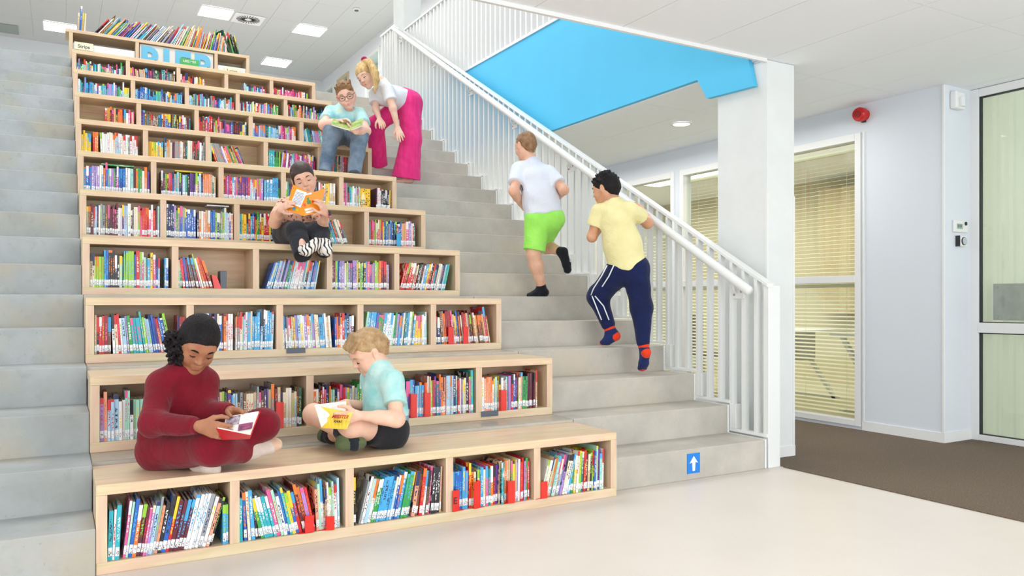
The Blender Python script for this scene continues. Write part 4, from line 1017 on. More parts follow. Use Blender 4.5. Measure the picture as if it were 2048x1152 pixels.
# open book: two leaves with page blocks meeting at a spine
def open_book(sp_top, sp_bot, l_top, l_bot, r_top, r_bot, cov, label, th=.012, inside=1, name='book', curve=.012, cover_mat=None):
    """corners are on the cover; pages lie on the side given by `inside` times the normal"""
    sp_top, sp_bot, l_top, l_bot, r_top, r_bot = (np.array(q, float) for q in (sp_top, sp_bot, l_top, l_bot, r_top, r_bot))
    c0 = (sp_top+sp_bot)/2; t = empty(name, tuple(c0), label, 'book')
    M_page = mat('book_page', (240, 238, 230), .7)
    for (a, b, sgn) in ((l_top, l_bot, -1), (r_top, r_bot, 1)):
        nv = nrm(np.cross(a-sp_top, sp_bot-sp_top))*sgn*inside
        def lay(o0, o1, inset, m, nm, n=8, cv=0):
            mb = MB(); vs = []; st, sb = sp_top-c0, sp_bot-c0; aa, bb = a-c0, b-c0
            for i in range(n+1):
                f_ = i/n; up = math.sin(f_*PI)*.5*cv+(1-f_)**3*0
                for q, (e0, e1) in enumerate(((st, aa), (sb, bb))):
                    e0_ = e0+(sb-st)*(inset if q == 0 else -inset); e1_ = e1+(bb-aa)*(inset if q == 0 else -inset)
                    pnt = e0_+(e1_-e0_)*f_*(1-inset); tap = 1
                    vs.append(pnt+nv*o0); vs.append(pnt+nv*(o1*tap+up))
            fs = []
            for i in range(n):
                k_ = i*4; fs += [(k_, k_+4, k_+6, k_+2), (k_+1, k_+3, k_+7, k_+5), (k_, k_+1, k_+5, k_+4), (k_+2, k_+6, k_+7, k_+3)]
            fs += [(0, 2, 3, 1), (n*4, n*4+1, n*4+3, n*4+2)]
            return mb.raw(vs, fs).build(nm, m, t)
        lay(0, .0016, 0, cov, 'cover'); lay(.0017, th, .03, M_page, 'page_block', cv=curve)
    return t, c0
def decal(parent, c0, o, ex, ey, rects, m, name, off=.0008):
    """flat print: rectangles (x0,y0,x1,y1) in a plane with origin o and unit axes ex, ey"""
    n = np.cross(ex, ey); mb = MB()
    for (x0, y0, x1, y1) in rects:
        vs = [o-c0+ex*x+ey*y+n*z for z in (0, off) for x, y in ((x0, y0), (x1, y0), (x1, y1), (x0, y1))]
        mb.raw(vs, [(0, 1, 2, 3), (4, 7, 6, 5), (0, 4, 5, 1), (1, 5, 6, 2), (2, 6, 7, 3), (3, 7, 4, 0)])
    return mb.build(name, m, parent)
def text_rects(w, h, lines, seed, lw=.5):
    r = random.Random(seed); out = []
    for i in range(lines):
        y = h*(1-(i+1)/(lines+1)); x = 0
        while x < w*.98:
            l = r.uniform(.03, .11)*w; out.append((x, y, min(w, x+l), y+h/(lines+1)*lw)); x += l+w*.018
    return out
# ================================================================ people
def hair_cap(Hh, W, fr, s, g=.010, front=.100, low=.030, k=.012, faceball=True):
    f, u, r = fr; R = np.stack([r, f, u], 1)
    Hh.ell(W(0, -.014, .026), R, (np.array([.071, .088, .080])+g)*s, k=k)
    Hh.cone(W(0, -.055, -.01), W(0, -.045, -.055), .058*s, .040*s, k=.02)
    if faceball:
        for e in (-1, 1): Hh.ball(W(e*.030, .128, -.050), (front-.008)*s, k=.005, op=-1)
    Hh.half(W(0, 0, 0)+nrm(f*.62-u*.78)*low*s, f*.62-u*.78, .16*s)
def torso(S, pel, nk, shR, shL, hpR, hpL, rb, rt, g=0.0, k=.05, wide=.60, hem=None, yoke=.040):
    pel, nk, shR, shL, hpR, hpL = (np.array(q, float) for q in (pel, nk, shR, shL, hpR, hpL)); ax = nk-pel
    lo = hem if hem is not None else -.02
    for a, b, ha, hb in ((shR, shL, hpR, hpL), (shL, shR, hpL, hpR)):
        up = a*wide+b*(1-wide); up = up-ax*.17; dn = ha*.85+hb*.15+ax*lo
        md = (up+dn)/2
        S.cone(dn, md, rb+g, (rb+rt)/2*.97+g, k=k, fa=hem is not None); S.cone(md, up, (rb+rt)/2*.97+g, rt+g, k=k)
        S.cone(a*.9+nk*.1-ax*.04, nk-ax*.05, yoke+g, yoke*1.05+g, k=k)
def sub(root, nm, mb, m, smooth=True):
    o = mb.build(nm, m, root, smooth=smooth); o.location = -np.array(root.location); return o
LIP = lambda n, c: mat('lips_'+n, c, .4)

# ---------------- A: girl in the maroon tracksuit, cross-legged on the bottom tier
def girl_maroon():
    root = person(P(345, 925, 3.38)*[1, 1, 0]+[0, 0, .36], 'child in a maroon sweatshirt and trousers sitting cross-legged reading on the bottom tier')
    sk = skin('skin_brown', (178, 124, 92), (160, 104, 76))
    hR, hL = P(322, 898, 3.32), P(352, 892, 3.44); kR, kL = P(428, 893, 3.13), P(524, 850, 3.38)
    aR, aL = P(492, 900, 3.32), P(404, 922, 3.27)
    nk = P(378, 724, 3.32); sR, sL = P(322, 766, 3.25), P(412, 764, 3.42); pel = P(336, 895, 3.38)
    eR, eL = P(305, 846, 3.12), P(412, 826, 3.32); wR, wL = P(398, 852, 3.03), P(462, 822, 3.22)
    B = Shape(); torso(B, pel, nk, sR, sL, hR, hL, .075, .075)
    B.chain([hR, kR, aR], [.06, .045, .030], k=.03); B.chain([hL, kL, aL], [.06, .045, .030], k=.03)
    B.chain([sR, eR, wR], [.035, .030, .021], k=.02); B.chain([sL, eL, wL], [.035, .030, .021], k=.02)
    W, fr, s = head(B, P(396, 687, 3.29), Dv(.42, -.62, .66), Dv(.46, .72, .38), 1.04, neck=nk)
    hand(B, wR, P(440, 862, 3.03)-wR, Dv(.1, -.2, -.9), 1, curl=(.35, .35, .4, .5), s=.95, tc=.1)
    hand(B, wL, P(512, 826, 3.13)-wL, Dv(.0, -.75, .4), -1, curl=(.15, .2, .3, .4), s=.95, tc=.1)
    B.build('body', sk, root, h=.0034)
    face_parts(root, W, fr, s, M_hair_black, LIP('brown', (170, 96, 84)))
    Hh = Shape(); hair_cap(Hh, W, fr, s, g=(.007, .010, .011), front=.127, low=.020)
    rr = np.random.default_rng(3)
    for i in range(330):
        t = rr.random(); c = P(342-13*rr.random()*math.sin(PI*min(1, t+.2))+28*rr.random(), 662+70*t, 3.26+rr.uniform(-.04, .10))
        a = rr.uniform(0, 6.28); dd = np.array([math.cos(a), math.sin(a), -.7])*.012
        Hh.cone(c, c+dd, rr.uniform(.006, .011), .005, k=.003)
    Hh.build('hair', M_hair_black, root, h=.003, noise=hair_noise(None, .0012, 260))
    M_mar = cloth('maroon_jersey', (128, 18, 38), (110, 14, 32), .5, 9); M_mar2 = cloth('maroon_rib', (126, 22, 40), bump=.5)
    S = Shape(); torso(S, pel, nk, sR, sL, hR, hL, .088, .076, g=.012, k=.05, hem=.03, yoke=.042)
    S.cone(sR, eR, .052, .050, k=.035); S.cone(eR, P(384, 852, 3.045), .050, .036, k=.03)
    S.cone(sL, eL, .052, .050, k=.03); S.cone(eL, P(452, 823, 3.25), .055, .038, k=.03)
    S.ball(P(306, 866, 3.30), .05, k=.05)
    S.ball(W(0, .0, -.11), .045, k=.01, op=-1)
    S.build('sweatshirt', M_mar, root, h=.006, wr=.0042, wf=28)
    sub(root, 'neckband', MB().tube([nk+(fr[2]*math.cos(a)*.062+nrm(np.cross(fr[2], nk-pel))*math.sin(a)*.056)+nrm(nk-pel)*.012 for a in np.linspace(0, 2*PI, 25)], .0085, 8), M_mar2)
    for a, b in ((P(383, 852, 3.047), P(396, 853, 3.035)), (P(450, 823, 3.255), P(461, 822, 3.225))):
        Shape().cone(a, b, .034, .030, fb=True, fa=True).build('cuff', M_mar2, root, h=.004, wr=.0008, wf=300)
    T = Shape(); T.chain([hR, kR, P(482, 903, 3.29)], [.090, .068, .050], k=.05); T.chain([hL, kL, P(420, 915, 3.28)], [.088, .062, .046], k=.05)
    T.cone(hR, hL, .09, .09, k=.05)
    T.build('trousers', M_mar, root, h=.006, wr=.0042, wf=26, seed=2)
    M_sock = cloth('sock_white', (222, 212, 204), (200, 180, 168), .6, 10)
    F = Shape(); foot(F, aR, P(500, 905, 3.34), P(556, 886, 3.42), 1.0); F.cone(P(476, 903, 3.28), P(505, 900, 3.34), .040, .036, k=.02)
    tipc = P(556, 884, 3.42)
    F.build('sock', [M_sock, cloth('sock_toe', (222, 186, 160))], root, h=.0045, region=lambda c: (np.linalg.norm(c-tipc, axis=1) < .052).astype(int))
    F = Shape(); foot(F, aL, P(392, 927, 3.26), P(433, 935, 3.22), 1.0); F.build('sock', [M_sock], root, h=.0045)
    # book held in both hands
    cov = mat('cover_red', (206, 34, 40), .35)
    t, c0 = open_book(P(444, 880, 3.04), P(500, 878, 3.01), P(432, 857, 2.97), P(501, 871, 2.92), P(452, 835, 3.15), P(521, 823, 3.12), cov, 'red-covered open book with photo pages held by the child in maroon', th=.007, inside=-1, curve=.008)
    # printed pictures on the open page
    o_ = P(452, 835, 3.15); ex = P(521, 823, 3.12)-o_; ey = P(444, 880, 3.04)-o_; nn = np.cross(ex, ey); nn = nrm(nn); nn = nn if nn[2] > 0 else -nn
    o_ = o_+nn*.0105; W_, H_ = np.linalg.norm(ex), np.linalg.norm(ey); ex, ey = nrm(ex), nrm(ey)
    pm_ = mat('photo_print', (92, 66, 92), .5, noise=1, nscale=60, rgb2=(214, 200, 212)); pk = mat('photo_print_pink', (176, 84, 130), .5, noise=1, nscale=60, rgb2=(90, 50, 80))
    decal(t, c0, o_, ex, ey, [(W_*.06, H_*.10, W_*.46, H_*.50)], pm_, 'printed_photo'); decal(t, c0, o_, ex, ey, [(W_*.46, H_*.52, W_*.86, H_*.80)], pk, 'printed_photo')
    return root, t, c0
girl_maroon()

# ---------------- B: boy with sandy hair, cross-legged
def boy_mint():
    root = person(P(770, 880, 3.83)*[1, 1, 0]+[0, 0, .36], 'fair-haired child in mint tie-dye t-shirt sitting cross-legged reading a yellow book')
    sk = skin('skin_fair', (240, 200, 176), (230, 180, 156))
    pel = P(777, 860, 3.86); hL, hR = P(778, 862, 3.80), P(766, 858, 3.94); kL, kR = P(705, 853, 3.60), P(628, 829, 3.80)
    aL, aR = P(664, 872, 3.80), P(688, 868, 3.61); nk = P(757, 731, 3.83); sL, sR = P(786, 762, 3.75), P(742, 756, 3.93)
    eL, eR = P(793, 838, 3.64), P(748, 816, 3.93); wL, wR = P(718, 831, 3.54), P(694, 806, 3.78)
    B = Shape(); torso(B, pel, nk, sR, sL, hR, hL, .075, .070)
    B.chain([hR, kR, aR], [.065, .048, .029], k=.03); B.chain([hL, kL, aL], [.068, .052, .032], k=.03)
    B.chain([sR, eR, wR], [.034, .029, .019], k=.02); B.chain([sL, eL, wL], [.038, .033, .021], k=.02); B.cone(eL, (eL+wL)/2, .036, .030, k=.02)
    W, fr, s = head(B, P(736, 702, 3.84), Dv(-.72, -.58, .38), Dv(-.40, .80, .45), 1.02, neck=nk)
    hand(B, wL, P(684, 838, 3.50)-wL, Dv(.05, .1, -.9), -1, curl=(.4, .5, .6, .7), s=.9)
    hand(B, wR, P(664, 812, 3.66)-wR, Dv(-.2, -.8, .4), 1, curl=(.2, .3, .4, .5), s=.9)
    B.build('body', sk, root, h=.0034)
    face_parts(root, W, fr, s, M_hair_sand, LIP('fair', (214, 132, 120)))
    Hh = Shape(); hair_cap(Hh, W, fr, s, g=(.001, .004, .007), front=.114, low=.010)
    for i in range(9):
        x = -.045+.011*i; Hh.cone(W(x, .015, .098), W(x*1.05+.004, .078, .060+.004*(i % 3)), .014*s, .006*s, k=.010)
    Hh.build('hair', M_hair_sand, root, h=.004, noise=hair_noise(None, .0007, 260))
    M_tie = cloth('mint_tie_dye', (214, 238, 232), (122, 204, 204), 1, 6.5)
    S = Shape(); torso(S, pel, nk, sR, sL, hR, hL, .090, .078, g=.010, k=.045, hem=.02, yoke=.040)
    for a, b, r_ in ((sL, eL, .052), (sR, eR, .048)): S.cone(a, a+(b-a)*.62, r_, r_*1.02, k=.03, fb=True)
    S.ball(W(0, -.005, -.105), .040, k=.008, op=-1)
    low = pel+(nk-pel)*.16; up = nrm(nk-pel)
    S.build('t_shirt', [M_tie, cloth('navy_hem_dye', (60, 92, 128), (150, 190, 206), 1, 14)], root, h=.0055, wr=.0035, wf=30, region=lambda c: ((c-low) @ up < .03+.012*np.sin(c[:, 0]*60)).astype(int))
    sub(root, 'neckband', MB().tube([nk+(fr[2]*math.cos(a)*.052+nrm(np.cross(fr[2], nk-pel))*math.sin(a)*.050)+nrm(nk-pel)*.010-fr[0]*.0 for a in np.linspace(0, 2*PI, 25)], .006, 8), cloth('mint_rib', (120, 200, 190)))
    T = Shape(); T.cone(hR, hR+(kR-hR)*.45, .088, .072, k=.04, fb=True); T.cone(hL, hL+(kL-hL)*.58, .090, .076, k=.03, fb=True); T.cone(hR, hL, .088, .09, k=.04)
    T.build('shorts', cloth('black_shorts', (36, 36, 42)), root, h=.006, wr=.003, wf=30)
    M_so, M_ol = cloth('sock_black', (36, 40, 48)), cloth('sock_olive', (92, 104, 72))
    for (a, h_, t_) in ((aR, P(684, 890, 3.57), P(726, 886, 3.60)), (aL, P(672, 876, 3.82), P(642, 868, 3.86))):
        F = Shape(); foot(F, a, h_, t_, .95); ka = kR if a is aR else kL; F.cone(a+(ka-a)*.0, a+(ka-a)*.16, .033, .034, k=.02, fb=True)
        F.build('sock', [M_so, M_ol], root, h=.0045, region=lambda c, h_=h_, t_=t_: ((np.linalg.norm(c-h_, axis=1) < .044) | (np.linalg.norm(c-t_, axis=1) < .040)).astype(int))
    cov = mat('cover_yellow', (244, 204, 36), .4)
    s0, s1, r0, r1 = P(642, 856, 3.47), P(629, 810, 3.60), P(694, 858, 3.40), P(705, 826, 3.50)
    t, c0 = open_book(s1, s0, P(694, 803, 3.72), P(690, 846, 3.60), r1, r0, cov, 'yellow book with red title held open by the fair-haired child', th=.006, inside=1, curve=.002)
    q = [v-c0 for v in (P(629, 810, 3.595), P(643, 855, 3.465), P(666, 833, 3.51), P(662, 811, 3.60))]; nn = nrm(np.cross(q[1]-q[0], q[2]-q[0]))*.0015
    MB().raw(q+[v+nn for v in q], [(0, 3, 2, 1), (4, 5, 6, 7), (0, 1, 5, 4), (1, 2, 6, 5), (2, 3, 7, 6), (3, 0, 4, 7)]).build('page', mat('book_page', (240, 238, 230), .7), t)
    ex = nrm(r0-s0); ey = nrm(s1-s0); ey = nrm(ey-ex*(ey @ ex)); n = np.cross(ex, ey); n = n if n @ (CAM-s0) > 0 else -n
    M = Matrix([[ex[0], ey[0], n[0], 0], [ex[1], ey[1], n[1], 0], [ex[2], ey[2], n[2], 0], [0, 0, 0, 1]])
    for tx, sz, oy, mm in (('MEESTER', .024, .095, mat('title_red', (190, 40, 34), .4)), ('KAAS', .018, .070, M_dark)):
        p = s0-c0+ex*.078+ey*(oy-.035)+n*.003; M2 = M.copy(); M2.translation = Vector(p); text_obj(tx, 'title', sz, M2, mm, t)
boy_mint()

# ---------------- C: girl behind the orange book
def girl_orange():
    root = person(P(590, 485, 5.5)*[1, 1, 0]+[0, 0, 1.422], 'dark-haired child reading an orange book on the fourth tier, zebra socks')
    sk = skin('skin_light', (234, 190, 166), (220, 168, 144))
    pel = P(584, 466, 5.56); hR, hL = P(573, 469, 5.53), P(601, 469, 5.54); kR, kL = P(594, 463, 5.24), P(638, 464, 5.28)
    aR, aL = P(607, 500, 5.06), P(646, 500, 5.08); nk = P(600, 398, 5.50); sR, sL = P(568, 411, 5.46), P(635, 412, 5.46)
    eR, eL = P(550, 445, 5.31), P(644, 452, 5.29); wR, wL = P(561, 420, 5.14), P(651, 428, 5.14)
    B = Shape(); torso(B, pel, nk, sR, sL, hR, hL, .075, .070)
    B.chain([hR, kR, aR], [.06, .045, .03], k=.03); B.chain([hL, kL, aL], [.06, .045, .03], k=.03)
    B.chain([sR, eR, wR], [.038, .036, .022], k=.02); B.chain([sL, eL, wL], [.038, .036, .022], k=.02)
    B.cone(eR, (eR+wR)/2, .036, .032, k=.02); B.cone(eL, (eL+wL)/2, .036, .032, k=.02)
    W, fr, s = head(B, P(607, 357, 5.44), Dv(.30, -.35, .886), Dv(-.22, .78, .38), 1.04, neck=nk)
    hand(B, wR, P(583, 402, 5.07)-wR, Dv(.7, -.3, -.5), -1, curl=(.3, .3, .35, .4), s=.95)
    hand(B, wL, P(641, 400, 5.07)-wL, Dv(-.7, -.3, -.5), 1, curl=(.5, .5, .55, .6), s=.95)
    B.build('body', sk, root, h=.0038)
    face_parts(root, W, fr, s, M_hair_dark, LIP('light', (200, 120, 108)))
    Hh = Shape(); hair_cap(Hh, W, fr, s, g=(.006, .009, .009), front=.125, low=.024)
    Hh.chain([W(0, -.09, .03), W(.0, -.125, .0), W(.0, -.13, -.07)], [.025, .03, .016], k=.02)
    Hh.cone(W(.060, .045, .06), W(.073, .025, -.03), .010, .004, k=.01)
    Hh.build('hair', M_hair_dark, root, h=.0045)
    M_t = cloth('peach_top', (244, 198, 172), (238, 186, 160), .4, 12)
    speckle(M_t, 42, (120, 64, 66), .585, .60, .95)
    S = Shape(); torso(S, pel, nk, sR, sL, hR, hL, .092, .078, g=.010, k=.045, hem=.02)
    for a, b in ((sL, eL), (sR, eR)): S.cone(a, a+(b-a)*.72, .052, .056, k=.03, fb=True)
    S.ball(W(0, -.005, -.105), .042, k=.008, op=-1)
    S.build('top', M_t, root, h=.006, wr=.004, wf=30)
    M_k = cloth('black_trousers', (40, 42, 50), (30, 32, 38), .5, 8)
    T = Shape(); T.chain([hR, kR], [.092, .070], k=.03); T.cone(kR, P(606, 512, 5.07), .066, .056, k=.03, fb=True)
    T.chain([hL, kL], [.090, .068], k=.03); T.cone(kL, P(650, 504, 5.12), .064, .05, k=.03, fb=True); T.cone(hR, hL, .09, .09, k=.04)
    T.build('trousers', M_k, root, h=.006, wr=.0035, wf=28)
    M_z = mat('zebra_sock', (226, 222, 220), .8)
    N_ = M_z.node_tree; wv = N_.nodes.new('ShaderNodeTexWave'); wv.inputs['Scale'].default_value = 14; wv.inputs['Distortion'].default_value = 9; wv.inputs['Detail'].default_value = 1
    tc = N_.nodes.new('ShaderNodeTexCoord'); N_.links.new(tc.outputs['Object'], wv.inputs[0]); rp = N_.nodes.new('ShaderNodeValToRGB')
    rp.color_ramp.elements[0].position = .24; rp.color_ramp.elements[1].position = .30; rp.color_ramp.elements[0].color = srgb(40, 38, 40); rp.color_ramp.elements[1].color = srgb(228, 224, 220)
    N_.links.new(wv.outputs['Fac'], rp.inputs[0]); N_.links.new(rp.outputs[0], N_.nodes['Principled BSDF'].inputs['Base Color'])
    for a, h_, t_ in ((aR, P(614, 503, 4.98), P(637, 483, 5.02)), (aL, P(656, 503, 5.0), P(650, 481, 5.06))):
        F = Shape(); foot(F, a, h_, t_, 1.0); F.build('sock', M_z, root, h=.005)
    sub(root, 'watch', MB().tube([wL+nrm(wL-eL)*-.012+q for q in [Dv(math.cos(a)*.027, math.sin(a)*.012, math.sin(a)*.027) for a in np.linspace(0, 2*PI, 17)]], .0095, 8), mat('pink_strap', (236, 120, 150), .5))
    sub(root, 'watch_face', MB().cbox(wL+Dv(.030, .004, .008), (.012, .028, .028)), M_dark, False)
    cov = mat('cover_orange', (250, 150, 18), .35)
    st, sb = P(620, 386, 5.09), P(607, 432, 5.07); lt, lb = P(586, 369, 5.14), P(571.5, 419, 5.12); rt, rb = P(651, 377, 5.15), P(638.5, 425, 5.13)
    t, c0 = open_book(st, sb, lt, lb, rt, rb, cov, 'orange book with white back-cover panel held up by the dark-haired child', th=.010, inside=1, curve=.004)
    M_w = mat('print_white', (246, 244, 238), .5)
    for (o, a, b, seed, rects) in ((lb, nrm(sb-lb), nrm(lt-lb), 1, [(.018, .045, .100, .150)]), (sb, nrm(rb-sb), nrm(st-sb), 2, [(.018, .028, .075, .042), (.022, .012, .085, .024), (.03, .125, .09, .134)])):
        b = nrm(b-a*(a @ b)); n = np.cross(a, b); sg = 1 if n @ (CAM-o) > 0 else -1
        decal(t, c0, o, a, b, rects, M_w, 'printed_panel', .0022*sg)
        if seed == 1:
            decal(t, c0, o, a, b, [(x0*.9+.024, y0*.85+.050, x1*.9+.024, y1*.85+.050) for x0, y0, x1, y1 in text_rects(.078, .105, 9, 5)], mat('print_grey', (150, 160, 190), .5), 'printed_text', .0028*sg)
            [decal(t, c0, o, a, b, [r_], mat('print_lime', (190, 200, 40), .5), 'printed_patch', .0022*sg) for r_ in ((.020, .018, .040, .030), (.075, .016, .095, .030))]
            decal(t, c0, o, a, b, [(.047, .014, .066, .033)], M_blueac, 'printed_patch', .0022*sg)
        else:
            decal(t, c0, o, a, b, [(.045, .068, .070, .090), (.05, .092, .064, .108)], mat('print_green', (70, 150, 90), .5), 'printed_figure', .0022*sg)
            decal(t, c0, o, a, b, [(.018, .058, .030, .078), (.080, .070, .090, .084)], M_redac, 'printed_figure', .0022*sg)
girl_orange()

# ---------------- D: boy with glasses on the seventh tier
def boy_glasses():
    root = person(P(690, 290, 7.45)*[1, 1, 0]+[0, 0, 2.502], 'child with glasses and jeans sitting high on the tiers reading a green book')
    sk = skin('skin_rosy', (242, 202, 182), (232, 176, 158))
    pel = P(688, 277, 7.5); hR, hL = P(674, 278, 7.46), P(704, 278, 7.48); kR, kL = P(665, 264, 7.12), P(719, 270, 7.12)
    aR, aL = P(650, 337, 7.0), P(710, 339, 6.97); nk = P(690, 213, 7.36); sR, sL = P(661, 224, 7.33), P(720, 227, 7.33)
    eR, eL = P(648, 250, 7.14), P(731, 262, 7.14); wR, wL = P(680, 244, 7.03), P(712, 263, 6.98)
    B = Shape(); torso(B, pel, nk, sR, sL, hR, hL, .088, .082)
    B.chain([hR, kR, aR], [.07, .055, .035], k=.03); B.chain([hL, kL, aL], [.07, .055, .035], k=.03)
    B.chain([sR, eR, wR], [.048, .044, .028], k=.02); B.chain([sL, eL, wL], [.048, .044, .028], k=.02)
    B.cone(eR, (eR+wR)/2, .046, .040, k=.02); B.cone(eL, (eL+wL)/2, .046, .040, k=.02)
    W, fr, s = head(B, P(691.5, 190, 7.22), Dv(.20, -.42, .885), Dv(-.22, .85, .45), 1.14, neck=nk, neck_r=.046)
    hand(B, wR, P(700, 240, 6.98)-wR, Dv(.0, -.9, .3), -1, curl=(.3, .35, .4, .4), s=1.0)
    hand(B, wL, P(684, 254, 6.96)-wL, Dv(.0, .95, .2), -1, curl=(.2, .2, .25, .3), s=1.0)
    B.build('body', sk, root, h=.0044)
    face_parts(root, W, fr, s, M_hair_lbrown, LIP('rosy', (214, 120, 116)))
    Hh = Shape(); hair_cap(Hh, W, fr, s, g=(.002, .004, .006), front=.110, low=.012)
    rr = np.random.default_rng(5)
    for i in range(60):
        x, y = rr.uniform(-.055, .055), rr.uniform(-.07, .065); b = W(x, y-.01, .085-abs(x)*.35-max(0, y)*.35)
        Hh.cone(b, W(x*1.1+rr.normal()*.005, y+.010, .107-abs(x)*.25+rr.normal()*.004-max(0, y)*.2), .013*s, .006*s, k=.005)
    Hh.build('hair', M_hair_lbrown, root, h=.005)
    g = MB()
    for e in (-1, 1):
        g.tube([W(e*.033+.024*math.cos(a), .089-abs(.0)-.10*(e*.033+.024*math.cos(a))**2*4*.5, -.004+.019*math.sin(a)) for a in np.linspace(0, 2*PI, 21)], .0022, 6)
        g.tube([W(e*.057, .080, .002), W(e*.078, .0, .004)], .002, 6)
    g.tube([W(-.009, .089, .0), W(0, .092, .003), W(.009, .089, .0)], .002, 6)
    sub(root, 'glasses', g, M_dark)
    M_t = cloth('pastel_tie_dye', (206, 236, 232), (140, 214, 222), 1, 10); speckle(M_t, 9, (238, 226, 150), .56, .66, .6)
    S = Shape(); torso(S, pel, nk, sR, sL, hR, hL, .105, .09, g=.010, k=.05, hem=.0)
    for a, b in ((sL, eL), (sR, eR)): S.cone(a, a+(b-a)*.62, .060, .064, k=.03, fb=True)
    S.ball(W(0, -.01, -.10), .045, k=.008, op=-1)
    S.build('t_shirt', M_t, root, h=.006, wr=.004, wf=28)
    M_j = cloth('grey_blue_jeans', (132, 150, 168), (84, 102, 124), 1, 7)
    T = Shape(); T.chain([hR, kR], [.102, .082], k=.03); T.cone(kR, P(649, 345, 6.99), .078, .058, k=.03, fb=True)
    T.chain([hL, kL], [.102, .082], k=.03); T.cone(kL, P(709, 347, 6.97), .078, .058, k=.03, fb=True); T.cone(hR, hL, .10, .10, k=.04)
    T.build('jeans', M_j, root, h=.006, wr=.004, wf=26)
    for a, dx in ((aR, -2), (aL, 1)):
        q = np.array(a); h_ = q+Dv(0, -.03, -.04); t_ = q+Dv(dx*.01, -.045, .07)
        h_[2] = max(h_[2], 2.175); t_[2] = 2.170
        F = Shape(); foot(F, a, h_, t_, .95); F.build('sock', cloth('sock_grey', (70, 76, 84)), root, h=.006)
    cov = mat('cover_green', (84, 142, 62), .4, noise=1, nscale=18, rgb2=(190, 206, 120))
    sf, sn = P(698, 247, 7.05), P(701, 259, 6.86)
    t, c0 = open_book(sf, sn, P(667, 236, 7.05), P(662, 248, 6.86), P(727, 236, 7.04), P(724, 250, 6.85), cov, 'green book held open by the child with glasses', th=.012, inside=1, curve=.006)
boy_glasses()

# ---------------- E: girl bending over
def girl_pink():
    root = person(np.array([2.76, 3.72, 2.16]), 'blond child with ponytail, white t-shirt and pink trousers bending towards the reader')
    sk = skin('skin_pale', (240, 202, 180), (230, 180, 160))
    pel = P(818, 202, 7.63); hL, hR = P(820, 206, 7.55), P(812, 203, 7.72); kL, kR = P(822, 280, 7.50), P(751, 250, 7.52)
    aL, aR = P(816, 343, 7.56), P(757, 325, 7.70); nk = P(760, 164, 7.38); sL, sR = P(774, 178, 7.30), P(749, 189, 7.48)
    eL, eR = P(786, 217, 7.25), P(752, 219, 7.42); wL, wR = P(795, 255, 7.28), P(759, 238, 7.36)
    B = Shape(); torso(B, pel, nk, sR, sL, hR, hL, .085, .075)
    B.chain([hR, kR, aR], [.07, .05, .032], k=.03); B.chain([hL, kL, aL], [.07, .05, .032], k=.03)
    B.chain([sR, eR, wR], [.040, .032, .022], k=.02); B.chain([sL, eL, wL], [.042, .034, .022], k=.02)
    W, fr, s = head(B, P(732.5, 152, 7.32), Dv(-.35, -.50, .79), Dv(-.49, .73, .25), 1.06, neck=nk)
    hand(B, wL, P(804, 282, 7.25)-wL, Dv(-.1, -.2, -.9), -1, curl=(.15, .15, .2, .25), s=1.0, spread=.2)
    hand(B, wR, P(768, 255, 7.27)-wR, Dv(-.3, -.4, -.8), -1, curl=(.3, .3, .3, .35), s=.98, spread=.1)
    for a, dx in ((aL, 0), (aR, 0)):
        q = np.array(a); z = 2.16 if a is aL else 2.34; h_ = q+Dv(.03, 0, -.0); h_[2] = z+.034; t_ = q+Dv(-.10, 0, .05); t_[2] = z+.024
        foot(B, q, h_, t_, .72)
    B.build('body', sk, root, h=.0044)
    face_parts(root, W, fr, s, M_hair_sand, LIP('pale', (220, 110, 120)))
    Hh = Shape(); hair_cap(Hh, W, fr, s, g=(.006, .008, .008), front=.114, low=.020)
    tie = P(729, 121, 7.30)
    Hh.cone(W(0, -.03, .085), tie, .050, .018, k=.03)
    Hh.chain([tie, P(739, 124, 7.25), P(747, 139, 7.20), P(752, 160, 7.18), P(750, 186, 7.17)], [.018, .030, .036, .032, .008], k=.012)
    Hh.chain([tie, P(742, 128, 7.22), P(752, 146, 7.19), P(757, 166, 7.20)], [.016, .026, .028, .007], k=.008)
    Hh.build('hair', M_hair_blonde, root, h=.005)
    sub(root, 'hair_tie', MB().tube([tie+Dv(math.cos(a)*.020, math.sin(a)*.016+.004, math.sin(a)*.02) for a in np.linspace(0, 2*PI, 17)], .012, 8), cloth('scrunchie', (178, 40, 104)))
    S = Shape(); torso(S, pel, nk, sR, sL, hR, hL, .095, .082, g=.010, k=.045, hem=.12)
    for a, b in ((sL, eL), (sR, eR)): S.cone(a, a+(b-a)*.60, .056, .060, k=.03, fb=True)
    S.ball(W(0, -.01, -.105), .045, k=.008, op=-1)
    M_ws = cloth('white_tee', (226, 227, 232), bump=.2)
    pc = P(756, 196, 7.25)
    S.build('t_shirt', [M_ws, cloth('pink_print', (246, 206, 214), (238, 150, 160), 1, 30)], root, h=.0055, wr=.0035, wf=30, region=lambda c: (np.linalg.norm(c-pc, axis=1) < .045).astype(int))
    M_p = cloth('pink_trousers', (238, 62, 138), (224, 44, 122), .6, 10, stretch=(3, 3, .4))
    T = Shape(); T.chain([hR, kR], [.10, .080], k=.03); T.cone(kR, P(757, 331, 7.70), .082, .088, k=.03, fb=True)
    T.chain([hL, kL], [.112, .098], k=.03); T.cone(kL, P(812, 357, 7.54), .098, .138, k=.03, fb=True); T.cone(hR, hL, .11, .11, k=.05)
    T.cone(pel, pel+(nk-pel)*.22, .10, .090, k=.04)
    T.build('trousers', M_p, root, h=.006, wr=.0025, wf=40)
    sub(root, 'drawstring', MB().tube([P(789, 205, 7.46), P(789, 212, 7.44), P(791, 221, 7.44)], .004, 6), M_p)
girl_pink()

